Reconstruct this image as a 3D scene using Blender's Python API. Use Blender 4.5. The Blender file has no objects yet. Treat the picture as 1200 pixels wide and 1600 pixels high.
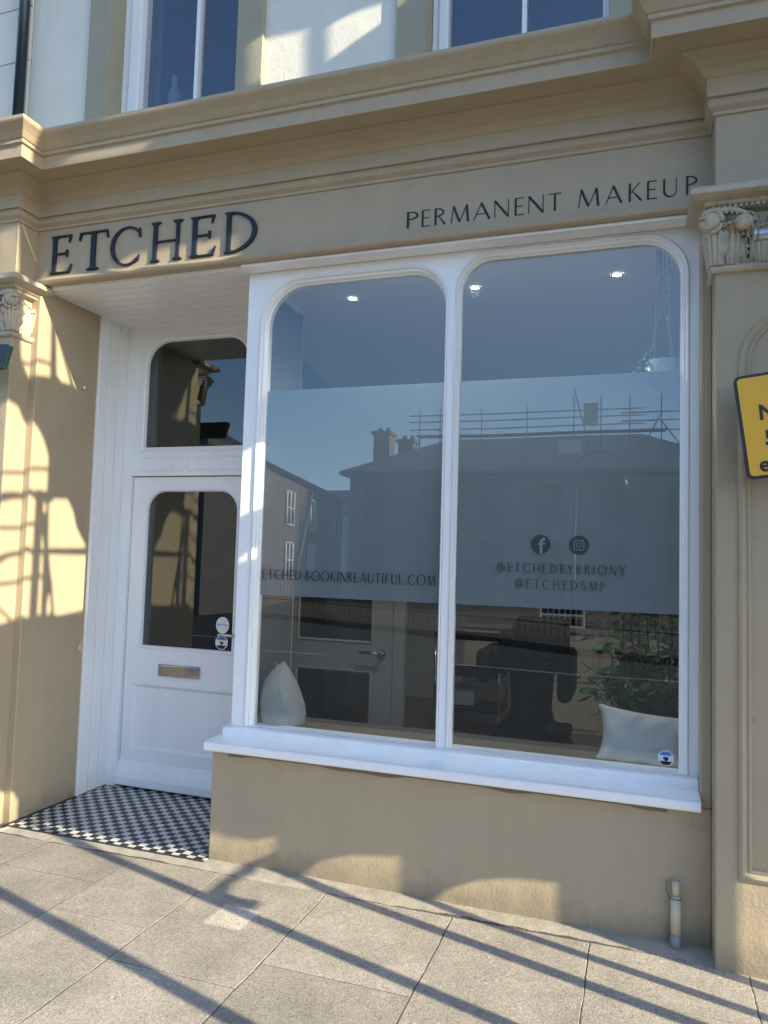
import bpy, bmesh, math, random
from mathutils import Vector, Matrix
from mathutils.geometry import tessellate_polygon
random.seed(7)
S = bpy.context.scene
COL = S.collection
# ------------------------------------------------------------------ camera
cam_d = bpy.data.cameras.new('camera'); cam = bpy.data.objects.new('camera', cam_d); COL.objects.link(cam)
cam_d.sensor_fit = 'VERTICAL'; cam_d.sensor_height = 36.0; cam_d.lens = 36.0*1164/1600
cam_d.clip_start = 0.05; cam_d.clip_end = 2000
DX = Vector((0.94643771, 0.0069288, -0.32281211)); DY = Vector((0.32157315, 0.06985378, 0.94430459)); DZ = Vector((0.02909255, -0.99753318, 0.06388413))
cam.matrix_world = Matrix(((DX[0], -DX[1], -DX[2], 0.0), (DY[0], -DY[1], -DY[2], -3.3), (DZ[0], -DZ[1], -DZ[2], 1.5), (0, 0, 0, 1)))
S.camera = cam
# ------------------------------------------------------------------ world, sun, exposure
AZ = math.radians(16.5); EL = math.radians(22.8)
W = bpy.data.worlds.new('World'); S.world = W; W.use_nodes = True
nt = W.node_tree; nt.nodes.clear()
sky = nt.nodes.new('ShaderNodeTexSky'); sky.sky_type = 'NISHITA'; sky.sun_disc = False
sky.sun_elevation = EL; sky.sun_rotation = math.radians(106.5); sky.air_density = 1.0; sky.dust_density = 0.6; sky.ozone_density = 2.2
bg = nt.nodes.new('ShaderNodeBackground'); bg.inputs['Strength'].default_value = 0.15
wo = nt.nodes.new('ShaderNodeOutputWorld'); tnt = nt.nodes.new('ShaderNodeVectorMath'); tnt.operation = 'MULTIPLY'; tnt.inputs[1].default_value = (0.94, 1.0, 1.09); nt.links.new(sky.outputs[0], tnt.inputs[0]); nt.links.new(tnt.outputs[0], bg.inputs[0]); nt.links.new(bg.outputs[0], wo.inputs[0])
sun_d = bpy.data.lights.new('sun', 'SUN'); sun = bpy.data.objects.new('sun', sun_d); COL.objects.link(sun)
sun_d.energy = 5.0; sun_d.angle = math.radians(0.33); sun_d.color = (1.0, 0.89, 0.66)
sdir = Vector((math.cos(AZ)*math.cos(EL), -math.sin(AZ)*math.cos(EL), math.sin(EL)))
sun.rotation_euler = sdir.to_track_quat('Z', 'Y').to_euler()
S.view_settings.view_transform = 'Standard'; S.view_settings.look = 'None'; S.view_settings.gamma = 1
S.view_settings.exposure = 1.14
S.render.engine = 'CYCLES'
S.cycles.max_bounces = 10; S.cycles.diffuse_bounces = 4; S.cycles.transparent_max_bounces = 12; S.cycles.glossy_bounces = 4
# ------------------------------------------------------------------ materials
def mat(name, col, rough=0.6, bump=(), var=0.0, vscale=3.0, metal=0.0, spec=0.5, emit=None):
    m = bpy.data.materials.new(name); m.use_nodes = True; t = m.node_tree; n = t.nodes; b = n['Principled BSDF']
    b.inputs['Base Color'].default_value = (*col, 1); b.inputs['Roughness'].default_value = rough
    b.inputs['Metallic'].default_value = metal; b.inputs['Specular IOR Level'].default_value = spec
    tc = n.new('ShaderNodeTexCoord')
    if var:
        a = n.new('ShaderNodeTexNoise'); a.inputs['Scale'].default_value = vscale; a.inputs['Detail'].default_value = 8; a.inputs['Roughness'].default_value = 0.65
        t.links.new(tc.outputs['Object'], a.inputs['Vector'])
        r = n.new('ShaderNodeMapRange'); r.inputs[1].default_value = 0.3; r.inputs[2].default_value = 0.7; r.inputs[3].default_value = 1-var; r.inputs[4].default_value = 1+var
        t.links.new(a.outputs['Fac'], r.inputs[0])
        x = n.new('ShaderNodeVectorMath'); x.operation = 'SCALE'; x.inputs[0].default_value = col; t.links.new(r.outputs[0], x.inputs['Scale'])
        t.links.new(x.outputs[0], b.inputs['Base Color'])
    prev = None
    for (sc, strength, dist) in bump:
        a = n.new('ShaderNodeTexNoise'); a.inputs['Scale'].default_value = sc; a.inputs['Detail'].default_value = 4
        t.links.new(tc.outputs['Object'], a.inputs['Vector'])
        u = n.new('ShaderNodeBump'); u.inputs['Strength'].default_value = strength; u.inputs['Distance'].default_value = dist
        t.links.new(a.outputs['Fac'], u.inputs['Height'])
        if prev: t.links.new(prev.outputs[0], u.inputs['Normal'])
        prev = u
    if prev: t.links.new(prev.outputs[0], b.inputs['Normal'])
    if emit:
        b.inputs['Emission Color'].default_value = (*emit[0], 1); b.inputs['Emission Strength'].default_value = emit[1]
    return m
TAN = (0.402, 0.323, 0.214)
M_wall = mat('painted render', TAN, 0.55, ((7, 0.22, 0.02), (80, 0.42, 0.005)), 0.05, 2.5)
M_trim = mat('painted stone trim', (0.397, 0.319, 0.212), 0.5, ((14, 0.25, 0.01), (120, 0.25, 0.003)), 0.06, 5)
M_cap = mat('painted capital', (0.48, 0.41, 0.30), 0.55, ((40, 0.5, 0.006),), 0.12, 18)
M_white = mat('white gloss paint', (0.84, 0.84, 0.84), 0.25, ((5, 0.08, 0.008), (40, 0.05, 0.0015)), 0.015, 4)
M_upper = mat('off white render', (0.70, 0.67, 0.58), 0.6, ((6, 0.3, 0.02), (70, 0.4, 0.003)), 0.04, 3)
M_grey = mat('taupe surround paint', (0.33, 0.30, 0.21), 0.6, ((30, 0.3, 0.006),), 0.05, 4)
M_navy = mat('navy lettering', (0.007, 0.011, 0.024), 0.6)
M_dark = mat('dark pipe paint', (0.015, 0.03, 0.04), 0.3)
M_chrome = mat('chrome', (0.55, 0.55, 0.56), 0.12, metal=1.0)
M_steel = mat('galvanised steel', (0.45, 0.47, 0.5), 0.35, metal=0.8)
M_pipe = mat('painted stub pipe', (0.55, 0.47, 0.33), 0.65, ((50, 0.3, 0.003),), 0.08, 12)
M_yellow = mat('yellow sign face', (0.80, 0.42, 0.02), 0.4)
M_black = mat('black print', (0.012, 0.012, 0.014), 0.4)
M_brick = mat('old brick', (0.13, 0.085, 0.06), 0.85, ((4, 0.4, 0.02),), 0.2, 6)
M_slate = mat('slate roof', (0.09, 0.09, 0.10), 0.6, ((6, 0.5, 0.02),), 0.2, 5)
M_stonebk = mat('weathered stone', (0.16, 0.14, 0.12), 0.8, ((6, 0.5, 0.02),), 0.2, 4)
M_pale = mat('pale render', (0.6, 0.58, 0.54), 0.7)
M_iron = mat('black iron', (0.02, 0.02, 0.022), 0.4)
M_screen = mat('cream painted timber', (0.45, 0.36, 0.2), 0.6, ((20, 0.3, 0.005),), 0.08, 4)
M_int = mat('interior wall paint', (0.44, 0.43, 0.42), 0.8)
M_ceil = mat('ceiling paint', (0.82, 0.81, 0.80), 0.85)
M_floor = mat('dark wood floor', (0.20, 0.16, 0.125), 0.5, var=0.2, vscale=8)
M_vinyl = mat('black upholstery', (0.008, 0.008, 0.009), 0.75, spec=0.2)
M_cush = mat('grey white velvet', (0.46, 0.45, 0.43), 0.85, ((7, 0.25, 0.012), (220, 0.4, 0.0015)), 0.05, 9)
M_cushb = mat('grey velvet', (0.33, 0.32, 0.305), 0.9, ((11, 0.4, 0.012), (40, 0.35, 0.004), (220, 0.4, 0.0015)), 0.10, 14)
M_leaf = mat('leaf green', (0.026, 0.090, 0.034), 0.5, var=0.4, vscale=14)
M_bark = mat('plant stem', (0.10, 0.07, 0.04), 0.8)
M_rope = mat('cotton rope', (0.45, 0.43, 0.38), 0.9)
M_pot = mat('white ceramic', (0.85, 0.85, 0.83), 0.3)
M_lit = mat('lit downlight', (1, 1, 1), 0.5, emit=((1.0, 0.96, 0.88), 28.0))
M_blue = mat('blue sticker print', (0.05, 0.2, 0.55), 0.4)
M_stick = mat('white sticker', (0.75, 0.75, 0.75), 0.4)
M_wood = mat('inner door paint', (0.27, 0.27, 0.265), 0.5)
M_road = mat('asphalt', (0.030, 0.030, 0.032), 0.85, ((120, 0.5, 0.006),), 0.2, 2)
M_line = mat('road paint', (0.25, 0.25, 0.24), 0.7)
M_mortar = mat('mortar fillet', (0.36, 0.32, 0.26), 0.9, ((90, 0.6, 0.005),), 0.2, 14)
M_grit = mat('dirty joint', (0.10, 0.09, 0.08), 0.95, ((90, 0.8, 0.01),), 0.3, 20)

def paving_mat():
    m = bpy.data.materials.new('concrete flag'); m.use_nodes = True; t = m.node_tree; n = t.nodes; b = n['Principled BSDF']
    b.inputs['Roughness'].default_value = 0.85; b.inputs['Specular IOR Level'].default_value = 0.3
    tc = n.new('ShaderNodeTexCoord'); at = n.new('ShaderNodeAttribute'); at.attribute_name = 'tone'
    v = n.new('ShaderNodeTexVoronoi'); v.inputs['Scale'].default_value = 190; t.links.new(tc.outputs['Object'], v.inputs['Vector'])
    a = n.new('ShaderNodeTexNoise'); a.inputs['Scale'].default_value = 3.2; a.inputs['Detail'].default_value = 9; a.inputs['Roughness'].default_value = 0.7; t.links.new(tc.outputs['Object'], a.inputs['Vector'])
    f = n.new('ShaderNodeTexNoise'); f.inputs['Scale'].default_value = 150; f.inputs['Detail'].default_value = 3; t.links.new(tc.outputs['Object'], f.inputs['Vector'])
    r = n.new('ShaderNodeValToRGB'); e = r.color_ramp.elements
    e[0].position = 0.0; e[0].color = (0.14, 0.125, 0.105, 1); e[1].position = 1.0; e[1].color = (0.59, 0.53, 0.435, 1)
    k = e.new(0.45); k.color = (0.33, 0.292, 0.242, 1)
    mx = n.new('ShaderNodeMix'); mx.data_type = 'FLOAT'; mx.inputs[0].default_value = 0.5; t.links.new(v.outputs['Color'], mx.inputs[2]); t.links.new(f.outputs['Fac'], mx.inputs[3])
    t.links.new(mx.outputs[0], r.inputs[0])
    r2 = n.new('ShaderNodeMapRange'); r2.inputs[1].default_value = 0.3; r2.inputs[2].default_value = 0.7; r2.inputs[3].default_value = 0.72; r2.inputs[4].default_value = 1.16; t.links.new(a.outputs['Fac'], r2.inputs[0])
    # worn pale rectangle rubbed on one flag
    sx = n.new('ShaderNodeSeparateXYZ'); t.links.new(tc.outputs['Object'], sx.inputs[0])
    def band(o, c, h):
        s1 = n.new('ShaderNodeMath'); s1.operation = 'SUBTRACT'; t.links.new(o, s1.inputs[0]); s1.inputs[1].default_value = c
        s2 = n.new('ShaderNodeMath'); s2.operation = 'ABSOLUTE'; t.links.new(s1.outputs[0], s2.inputs[0])
        s3 = n.new('ShaderNodeMapRange'); s3.inputs[1].default_value = h+0.012; s3.inputs[2].default_value = h-0.006; t.links.new(s2.outputs[0], s3.inputs[0]); return s3
    bx_, by_ = band(sx.outputs[0], -1.585, 0.082), band(sx.outputs[1], -0.462, 0.085)
    mm = n.new('ShaderNodeMath'); mm.operation = 'MULTIPLY'; t.links.new(bx_.outputs[0], mm.inputs[0]); t.links.new(by_.outputs[0], mm.inputs[1])
    ma = n.new('ShaderNodeMath'); ma.operation = 'MULTIPLY_ADD'; t.links.new(mm.outputs[0], ma.inputs[0]); ma.inputs[1].default_value = 0.55; ma.inputs[2].default_value = 1.0
    m2 = n.new('ShaderNodeMath'); m2.operation = 'MULTIPLY'; t.links.new(r2.outputs[0], m2.inputs[0]); t.links.new(at.outputs['Fac'], m2.inputs[1])
    m3 = n.new('ShaderNodeMath'); m3.operation = 'MULTIPLY'; t.links.new(m2.outputs[0], m3.inputs[0]); t.links.new(ma.outputs[0], m3.inputs[1])
    for (sc, lim, keep, amt) in ((30, 0.20, 0.86, 0.30), (55, 0.22, 0.80, -0.42), (7, 0.06, 0.72, 0.35)):   # pale chips, dark pits, gum spots
        vv = n.new('ShaderNodeTexVoronoi'); vv.inputs['Scale'].default_value = sc; t.links.new(tc.outputs['Object'], vv.inputs['Vector'])
        k1 = n.new('ShaderNodeMath'); k1.operation = 'LESS_THAN'; t.links.new(vv.outputs['Distance'], k1.inputs[0]); k1.inputs[1].default_value = lim
        sp = n.new('ShaderNodeSeparateColor'); t.links.new(vv.outputs['Color'], sp.inputs[0])
        k2 = n.new('ShaderNodeMath'); k2.operation = 'GREATER_THAN'; t.links.new(sp.outputs[0], k2.inputs[0]); k2.inputs[1].default_value = keep
        k3 = n.new('ShaderNodeMath'); k3.operation = 'MULTIPLY'; t.links.new(k1.outputs[0], k3.inputs[0]); t.links.new(k2.outputs[0], k3.inputs[1])
        k4 = n.new('ShaderNodeMath'); k4.operation = 'MULTIPLY_ADD'; t.links.new(k3.outputs[0], k4.inputs[0]); k4.inputs[1].default_value = amt; k4.inputs[2].default_value = 1.0
        k5 = n.new('ShaderNodeMath'); k5.operation = 'MULTIPLY'; t.links.new(m3.outputs[0], k5.inputs[0]); t.links.new(k4.outputs[0], k5.inputs[1]); m3 = k5
    x = n.new('ShaderNodeVectorMath'); x.operation = 'SCALE'; t.links.new(r.outputs[0], x.inputs[0]); t.links.new(m3.outputs[0], x.inputs['Scale']); t.links.new(x.outputs[0], b.inputs['Base Color'])
    u = n.new('ShaderNodeBump'); u.inputs['Strength'].default_value = 0.7; u.inputs['Distance'].default_value = 0.0035; t.links.new(mx.outputs[0], u.inputs['Height'])
    u2 = n.new('ShaderNodeBump'); u2.inputs['Strength'].default_value = 0.3; u2.inputs['Distance'].default_value = 0.012; t.links.new(a.outputs['Fac'], u2.inputs['Height']); t.links.new(u.outputs[0], u2.inputs['Normal']); t.links.new(u2.outputs[0], b.inputs['Normal'])
    return m
def weather(m, streak=0.05, dirt=0.35, crack=0.0):
    # rain streaks, pavement splash with a ragged top edge and a few hairline cracks
    t = m.node_tree; n = t.nodes; b = n['Principled BSDF']; src = b.inputs['Base Color'].links[0].from_socket
    tc = n.new('ShaderNodeTexCoord'); mp = n.new('ShaderNodeMapping'); mp.inputs['Scale'].default_value = (9, 9, 0.7); t.links.new(tc.outputs['Object'], mp.inputs[0])
    a = n.new('ShaderNodeTexNoise'); a.inputs['Scale'].default_value = 1.6; a.inputs['Detail'].default_value = 7; a.inputs['Roughness'].default_value = 0.7; t.links.new(mp.outputs[0], a.inputs['Vector'])
    r = n.new('ShaderNodeMapRange'); r.inputs[1].default_value = 0.32; r.inputs[2].default_value = 0.62; r.inputs[3].default_value = 1-streak*1.6; r.inputs[4].default_value = 1+streak*0.5; t.links.new(a.outputs['Fac'], r.inputs[0])
    x = n.new('ShaderNodeVectorMath'); x.operation = 'SCALE'; t.links.new(src, x.inputs[0]); t.links.new(r.outputs[0], x.inputs['Scale']); out = x.outputs[0]
    if dirt:
        s = n.new('ShaderNodeSeparateXYZ'); t.links.new(tc.outputs['Object'], s.inputs[0])
        q = n.new('ShaderNodeTexNoise'); q.inputs['Scale'].default_value = 7; q.inputs['Detail'].default_value = 9; q.inputs['Roughness'].default_value = 0.75; t.links.new(tc.outputs['Object'], q.inputs['Vector'])
        c = n.new('ShaderNodeMath'); c.operation = 'MULTIPLY_ADD'; t.links.new(q.outputs['Fac'], c.inputs[0]); c.inputs[1].default_value = -0.30; t.links.new(s.outputs[2], c.inputs[2])
        d = n.new('ShaderNodeMapRange'); d.inputs[1].default_value = -0.02; d.inputs[2].default_value = -0.14; d.inputs[3].default_value = 0; d.inputs[4].default_value = dirt; t.links.new(c.outputs[0], d.inputs[0])
        mx = n.new('ShaderNodeMix'); mx.data_type = 'RGBA'; t.links.new(d.outputs[0], mx.inputs[0]); t.links.new(out, mx.inputs[6]); mx.inputs[7].default_value = (0.13, 0.115, 0.085, 1); out = mx.outputs[2]
    if crack:
        v = n.new('ShaderNodeTexVoronoi'); v.feature = 'DISTANCE_TO_EDGE'; v.inputs['Scale'].default_value = 1.7
        w = n.new('ShaderNodeTexNoise'); w.inputs['Scale'].default_value = 6; w.inputs['Detail'].default_value = 6; t.links.new(tc.outputs['Object'], w.inputs['Vector'])
        wm = n.new('ShaderNodeVectorMath'); wm.operation = 'MULTIPLY_ADD'; t.links.new(w.outputs['Color'], wm.inputs[0]); wm.inputs[1].default_value = (0.22, 0.22, 0.22); t.links.new(tc.outputs['Object'], wm.inputs[2]); t.links.new(wm.outputs[0], v.inputs['Vector'])
        k = n.new('ShaderNodeMapRange'); k.inputs[1].default_value = 0.0; k.inputs[2].default_value = 0.004; k.inputs[3].default_value = crack; k.inputs[4].default_value = 0; t.links.new(v.outputs['Distance'], k.inputs[0])
        g = n.new('ShaderNodeTexNoise'); g.inputs['Scale'].default_value = 1.3; t.links.new(tc.outputs['Object'], g.inputs['Vector'])
        gr = n.new('ShaderNodeMapRange'); gr.inputs[1].default_value = 0.52; gr.inputs[2].default_value = 0.60; t.links.new(g.outputs['Fac'], gr.inputs[0])
        km = n.new('ShaderNodeMath'); km.operation = 'MULTIPLY'; t.links.new(k.outputs[0], km.inputs[0]); t.links.new(gr.outputs[0], km.inputs[1])
        mx = n.new('ShaderNodeMix'); mx.data_type = 'RGBA'; t.links.new(km.outputs[0], mx.inputs[0]); t.links.new(out, mx.inputs[6]); mx.inputs[7].default_value = (0.2, 0.16, 0.10, 1); out = mx.outputs[2]
    t.links.new(out, b.inputs['Base Color'])
weather(M_wall, 0.022, 0.5, 0.5); weather(M_trim, 0.02, 0.0, 0.35); weather(M_upper, 0.03, 0.0, 0.5); weather(M_white, 0.02, 0.12); weather(M_cap, 0.08, 0.0)
M_pave = paving_mat()

def tile_mat():
    m = bpy.data.materials.new('black and white floor tile'); m.use_nodes = True; t = m.node_tree; n = t.nodes; b = n['Principled BSDF']
    b.inputs['Roughness'].default_value = 0.45
    tc = n.new('ShaderNodeTexCoord'); mp = n.new('ShaderNodeMapping'); mp.inputs['Scale'].default_value = (1/0.0437,)*3
    t.links.new(tc.outputs['Object'], mp.inputs[0])
    c = n.new('ShaderNodeTexChecker'); c.inputs['Scale'].default_value = 1.0; c.inputs['Color1'].default_value = (0.62, 0.60, 0.54, 1); c.inputs['Color2'].default_value = (0.022, 0.024, 0.03, 1)
    t.links.new(mp.outputs[0], c.inputs['Vector'])
    k = n.new('ShaderNodeTexBrick'); k.inputs['Scale'].default_value = 1.0; k.inputs['Mortar Size'].default_value = 0.028; k.inputs['Brick Width'].default_value = 1; k.inputs['Row Height'].default_value = 1; k.offset = 0.0; k.inputs['Mortar Smooth'].default_value = 0.3
    t.links.new(mp.outputs[0], k.inputs['Vector'])
    mx = n.new('ShaderNodeMix'); mx.data_type = 'RGBA'; t.links.new(k.outputs['Fac'], mx.inputs[0]); t.links.new(c.outputs[0], mx.inputs[6]); mx.inputs[7].default_value = (0.12, 0.115, 0.11, 1)
    a = n.new('ShaderNodeTexNoise'); a.inputs['Scale'].default_value = 12; a.inputs['Detail'].default_value = 6; t.links.new(tc.outputs['Object'], a.inputs['Vector'])
    r2 = n.new('ShaderNodeMapRange'); r2.inputs[1].default_value = 0.3; r2.inputs[2].default_value = 0.7; r2.inputs[3].default_value = 0.8; r2.inputs[4].default_value = 1.1; t.links.new(a.outputs['Fac'], r2.inputs[0])
    x = n.new('ShaderNodeVectorMath'); x.operation = 'SCALE'; t.links.new(mx.outputs[2], x.inputs[0]); t.links.new(r2.outputs[0], x.inputs['Scale']); t.links.new(x.outputs[0], b.inputs['Base Color'])
    u = n.new('ShaderNodeBump'); u.invert = True; u.inputs['Strength'].default_value = 0.5; u.inputs['Distance'].default_value = 0.002; t.links.new(k.outputs['Fac'], u.inputs['Height']); t.links.new(u.outputs[0], b.inputs['Normal'])
    return m
M_tile = tile_mat()

def glass_mat(name, r0, tint):
    m = bpy.data.materials.new(name); m.use_nodes = True; t = m.node_tree; n = t.nodes; n.clear()
    o = n.new('ShaderNodeOutputMaterial'); tr = n.new('ShaderNodeBsdfTransparent'); tr.inputs[0].default_value = (*tint, 1)
    g = n.new('ShaderNodeBsdfGlossy'); g.inputs['Roughness'].default_value = 0.0; g.inputs['Color'].default_value = (0.93, 0.98, 1, 1)
    lw = n.new('ShaderNodeLayerWeight'); lw.inputs['Blend'].default_value = 0.5
    p = n.new('ShaderNodeMath'); p.operation = 'POWER'; p.inputs[1].default_value = 5; t.links.new(lw.outputs['Facing'], p.inputs[0])
    a = n.new('ShaderNodeMath'); a.operation = 'MULTIPLY_ADD'; a.inputs[1].default_value = 1-r0; a.inputs[2].default_value = r0; t.links.new(p.outputs[0], a.inputs[0])
    tc = n.new('ShaderNodeTexCoord'); ns = n.new('ShaderNodeTexNoise'); ns.inputs['Scale'].default_value = 1.1; ns.inputs['Detail'].default_value = 1; t.links.new(tc.outputs['Object'], ns.inputs['Vector'])
    bu = n.new('ShaderNodeBump'); bu.inputs['Strength'].default_value = 0.25; bu.inputs['Distance'].default_value = 0.004; t.links.new(ns.outputs['Fac'], bu.inputs['Height']); t.links.new(bu.outputs[0], g.inputs['Normal'])
    mx = n.new('ShaderNodeMixShader'); t.links.new(a.outputs[0], mx.inputs[0]); t.links.new(tr.outputs[0], mx.inputs[1]); t.links.new(g.outputs[0], mx.inputs[2]); t.links.new(mx.outputs[0], o.inputs[0])
    return m
M_glass = glass_mat('window glass', 0.08, (0.93, 0.96, 0.96))
M_glass2 = glass_mat('door glass', 0.075, (0.62, 0.64, 0.64))
def film_mat():
    m = bpy.data.materials.new('frosted film'); m.use_nodes = True; t = m.node_tree; n = t.nodes; n.clear()
    o = n.new('ShaderNodeOutputMaterial'); tr = n.new('ShaderNodeBsdfTransparent'); tr.inputs[0].default_value = (0.8, 0.85, 0.9, 1)
    d = n.new('ShaderNodeBsdfDiffuse'); d.inputs[0].default_value = (0.315, 0.36, 0.40, 1)
    q = n.new('ShaderNodeBsdfTranslucent'); q.inputs[0].default_value = (0.5, 0.53, 0.55, 1)
    m1 = n.new('ShaderNodeMixShader'); m1.inputs[0].default_value = 0.4; t.links.new(d.outputs[0], m1.inputs[1]); t.links.new(q.outputs[0], m1.inputs[2])
    m2 = n.new('ShaderNodeMixShader'); m2.inputs[0].default_value = 0.12; t.links.new(m1.outputs[0], m2.inputs[1]); t.links.new(tr.outputs[0], m2.inputs[2]); t.links.new(m2.outputs[0], o.inputs[0])
    return m
M_film = film_mat()
M_upglass = glass_mat('upper window glass', 0.10, (0.9, 0.92, 0.95))
# ------------------------------------------------------------------ mesh helpers
class MB:
    def __init__(s): s.v = []; s.f = []; s.smooth = []; s.m = []
    def add(s, vs, fs, smooth=False, mi=0):
        o = len(s.v); s.v += [tuple(v) for v in vs]
        for f in fs: s.f.append([i+o for i in f]); s.smooth.append(smooth); s.m.append(mi)
        return s
    def box(s, x0, x1, y0, y1, z0, z1, mi=0):
        v = [(x, y, z) for x in (x0, x1) for y in (y0, y1) for z in (z0, z1)]
        return s.add(v, [(0, 1, 3, 2), (4, 6, 7, 5), (0, 4, 5, 1), (2, 3, 7, 6), (0, 2, 6, 4), (1, 5, 7, 3)], mi=mi)
    def plate(s, outer, holes=(), a=0.0, b=0.1, axis='y', mi=0):
        # 2-D polygon with holes, given thickness from a to b along the axis
        def P(p, d): return (p[0], d, p[1]) if axis == 'y' else ((d, p[0], p[1]) if axis == 'x' else (p[0], p[1], d))
        loops = [list(outer)]+[list(h) for h in holes]
        tess = tessellate_polygon([[Vector((p[0], p[1], 0)) for p in l] for l in loops])
        pts = [p for l in loops for p in l]; n = len(pts)
        fs = [tuple(t) for t in tess]+[tuple(i+n for i in reversed(t)) for t in tess]; o = 0
        for l in loops:
            k = len(l)
            for i in range(k): fs.append((o+i, o+(i+1) % k, n+o+(i+1) % k, n+o+i))
            o += k
        return s.add([P(p, a) for p in pts]+[P(p, b) for p in pts], fs, mi=mi)
    def prism(s, prof, x0, x1, axis='x', smooth=False, mi=0):
        def P(p, d): return (d, p[0], p[1]) if axis == 'x' else ((p[0], d, p[1]) if axis == 'y' else (p[0], p[1], d))
        n = len(prof); vs = [P(p, x0) for p in prof]+[P(p, x1) for p in prof]
        s.add(vs, [(i, (i+1) % n, n+(i+1) % n, n+i) for i in range(n)], smooth, mi)
        tess = tessellate_polygon([[Vector((p[0], p[1], 0)) for p in prof]])
        return s.add(vs, [tuple(t) for t in tess]+[tuple(i+n for i in reversed(t)) for t in tess], mi=mi)
    def sweep(s, path, prof, smooth=False, closed=False, mi=0):
        # path: list of functions (offset)->(x,y) base; prof: (offset, z)
        n = len(prof); vs = []
        for p in path:
            for (d, z) in prof: x, y = p(d); vs.append((x, y, z))
        fs = [(i*n+j, i*n+j+1, (i+1)*n+j+1, (i+1)*n+j) for i in range(len(path)-1) for j in range(n-1)]
        return s.add(vs, fs, smooth, mi)
    def ring(s, loop, prof, closed=True, smooth=False, mi=0):
        # moulding along an x-z loop; prof: (offset to the left of travel, y)
        k = len(loop); n = len(prof); vs = []
        for i in range(k):
            a = Vector(loop[i-1] if (closed or i) else loop[i]); c = Vector(loop[i]); b = Vector(loop[(i+1) % k] if (closed or i < k-1) else loop[i])
            d1 = (c-a); d2 = (b-c)
            if d1.length < 1e-9: d1 = d2
            if d2.length < 1e-9: d2 = d1
            d1.normalize(); d2.normalize(); n1 = Vector((-d1.y, d1.x)); n2 = Vector((-d2.y, d2.x)); nn = (n1+n2)
            nn = nn.normalized() if nn.length > 1e-6 else n1
            sc = 1/max(0.35, nn.dot(n1))
            for (o, y) in prof: p = c+nn*o*sc; vs.append((p.x, y, p.y))
        r = range(k if closed else k-1)
        return s.add(vs, [(i*n+j, i*n+j+1, ((i+1) % k)*n+j+1, ((i+1) % k)*n+j) for i in r for j in range(n-1)], smooth, mi)
    def tube(s, path, r, n=8, smooth=True, mi=0, caps=True):
        path = [Vector(p) for p in path]; k = len(path); rr = r if isinstance(r, (list, tuple)) else [r]*k; vs = []
        up = Vector((0, 0, 1))
        for i, p in enumerate(path):
            d = (path[min(i+1, k-1)]-path[max(i-1, 0)]).normalized()
            u = up if abs(d.dot(up)) < 0.95 else Vector((1, 0, 0)); a = d.cross(u).normalized(); b = d.cross(a)
            for j in range(n): t = 2*math.pi*j/n; vs.append(p+a*math.cos(t)*rr[i]+b*math.sin(t)*rr[i])
        s.add(vs, [(i*n+j, i*n+(j+1) % n, (i+1)*n+(j+1) % n, (i+1)*n+j) for i in range(k-1) for j in range(n)], smooth, mi)
        if caps: s.add(vs, [tuple(range(n)), tuple(range((k-1)*n, k*n))], False, mi)
        return s
    def ball(s, c, r, n=10, smooth=True, mi=0):
        r = r if isinstance(r, (list, tuple)) else (r, r, r); vs = []; fs = []
        for i in range(n+1):
            for j in range(2*n):
                a = math.pi*i/n; b = math.pi*j/n; vs.append((c[0]+r[0]*math.sin(a)*math.cos(b), c[1]+r[1]*math.sin(a)*math.sin(b), c[2]+r[2]*math.cos(a)))
        for i in range(n):
            for j in range(2*n): fs.append((i*2*n+j, i*2*n+(j+1) % (2*n), (i+1)*2*n+(j+1) % (2*n), (i+1)*2*n+j))
        return s.add(vs, fs, smooth, mi)
    def grid(s, fn, nu, nv, smooth=True, mi=0):
        vs = [fn(i/nu, j/nv) for i in range(nu+1) for j in range(nv+1)]
        return s.add(vs, [(i*(nv+1)+j, i*(nv+1)+j+1, (i+1)*(nv+1)+j+1, (i+1)*(nv+1)+j) for i in range(nu) for j in range(nv)], smooth, mi)
    def build(s, name, material, parent=None, bevel=0.0, label=None, merge=True, solid=0.0):
        me = bpy.data.meshes.new(name)
        off = Vector((0, 0, 0))
        me.from_pydata(s.v, [], s.f)
        for p, sm, k in zip(me.polygons, s.smooth, s.m): p.use_smooth = sm; p.material_index = k
        if merge:
            b = bmesh.new(); b.from_mesh(me); bmesh.ops.remove_doubles(b, verts=b.verts, dist=1e-5); bmesh.ops.recalc_face_normals(b, faces=b.faces); b.to_mesh(me); b.free()
        for k in (material if isinstance(material, (list, tuple)) else [material]): me.materials.append(k)
        o = bpy.data.objects.new(name, me); COL.objects.link(o)
        if parent: o.parent = parent; o.matrix_parent_inverse = Matrix.Identity(4); o.location = -world_loc(parent)
        if solid: q = o.modifiers.new('thickness', 'SOLIDIFY'); q.thickness = solid; q.offset = 0
        if bevel:
            q = o.modifiers.new('soft edges', 'BEVEL'); q.width = bevel; q.segments = 2; q.limit_method = 'ANGLE'; q.angle_limit = math.radians(35); q.harden_normals = False
        if label: o['label'] = label
        return o
def world_loc(o):
    v = Vector(o.location)
    while o.parent: o = o.parent; v = v+Vector(o.location)
    return v
def tag(o, label, cat, group=None):
    o['label'] = label; o['category'] = cat
    if group: o['group'] = group
    return o
def thing(name, loc, label, cat, group=None):
    o = bpy.data.objects.new(name, None); COL.objects.link(o); o.location = loc; o.empty_display_size = 0.1
    return tag(o, label, cat, group)
def struct(o): o['kind'] = 'structure'; return o
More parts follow.
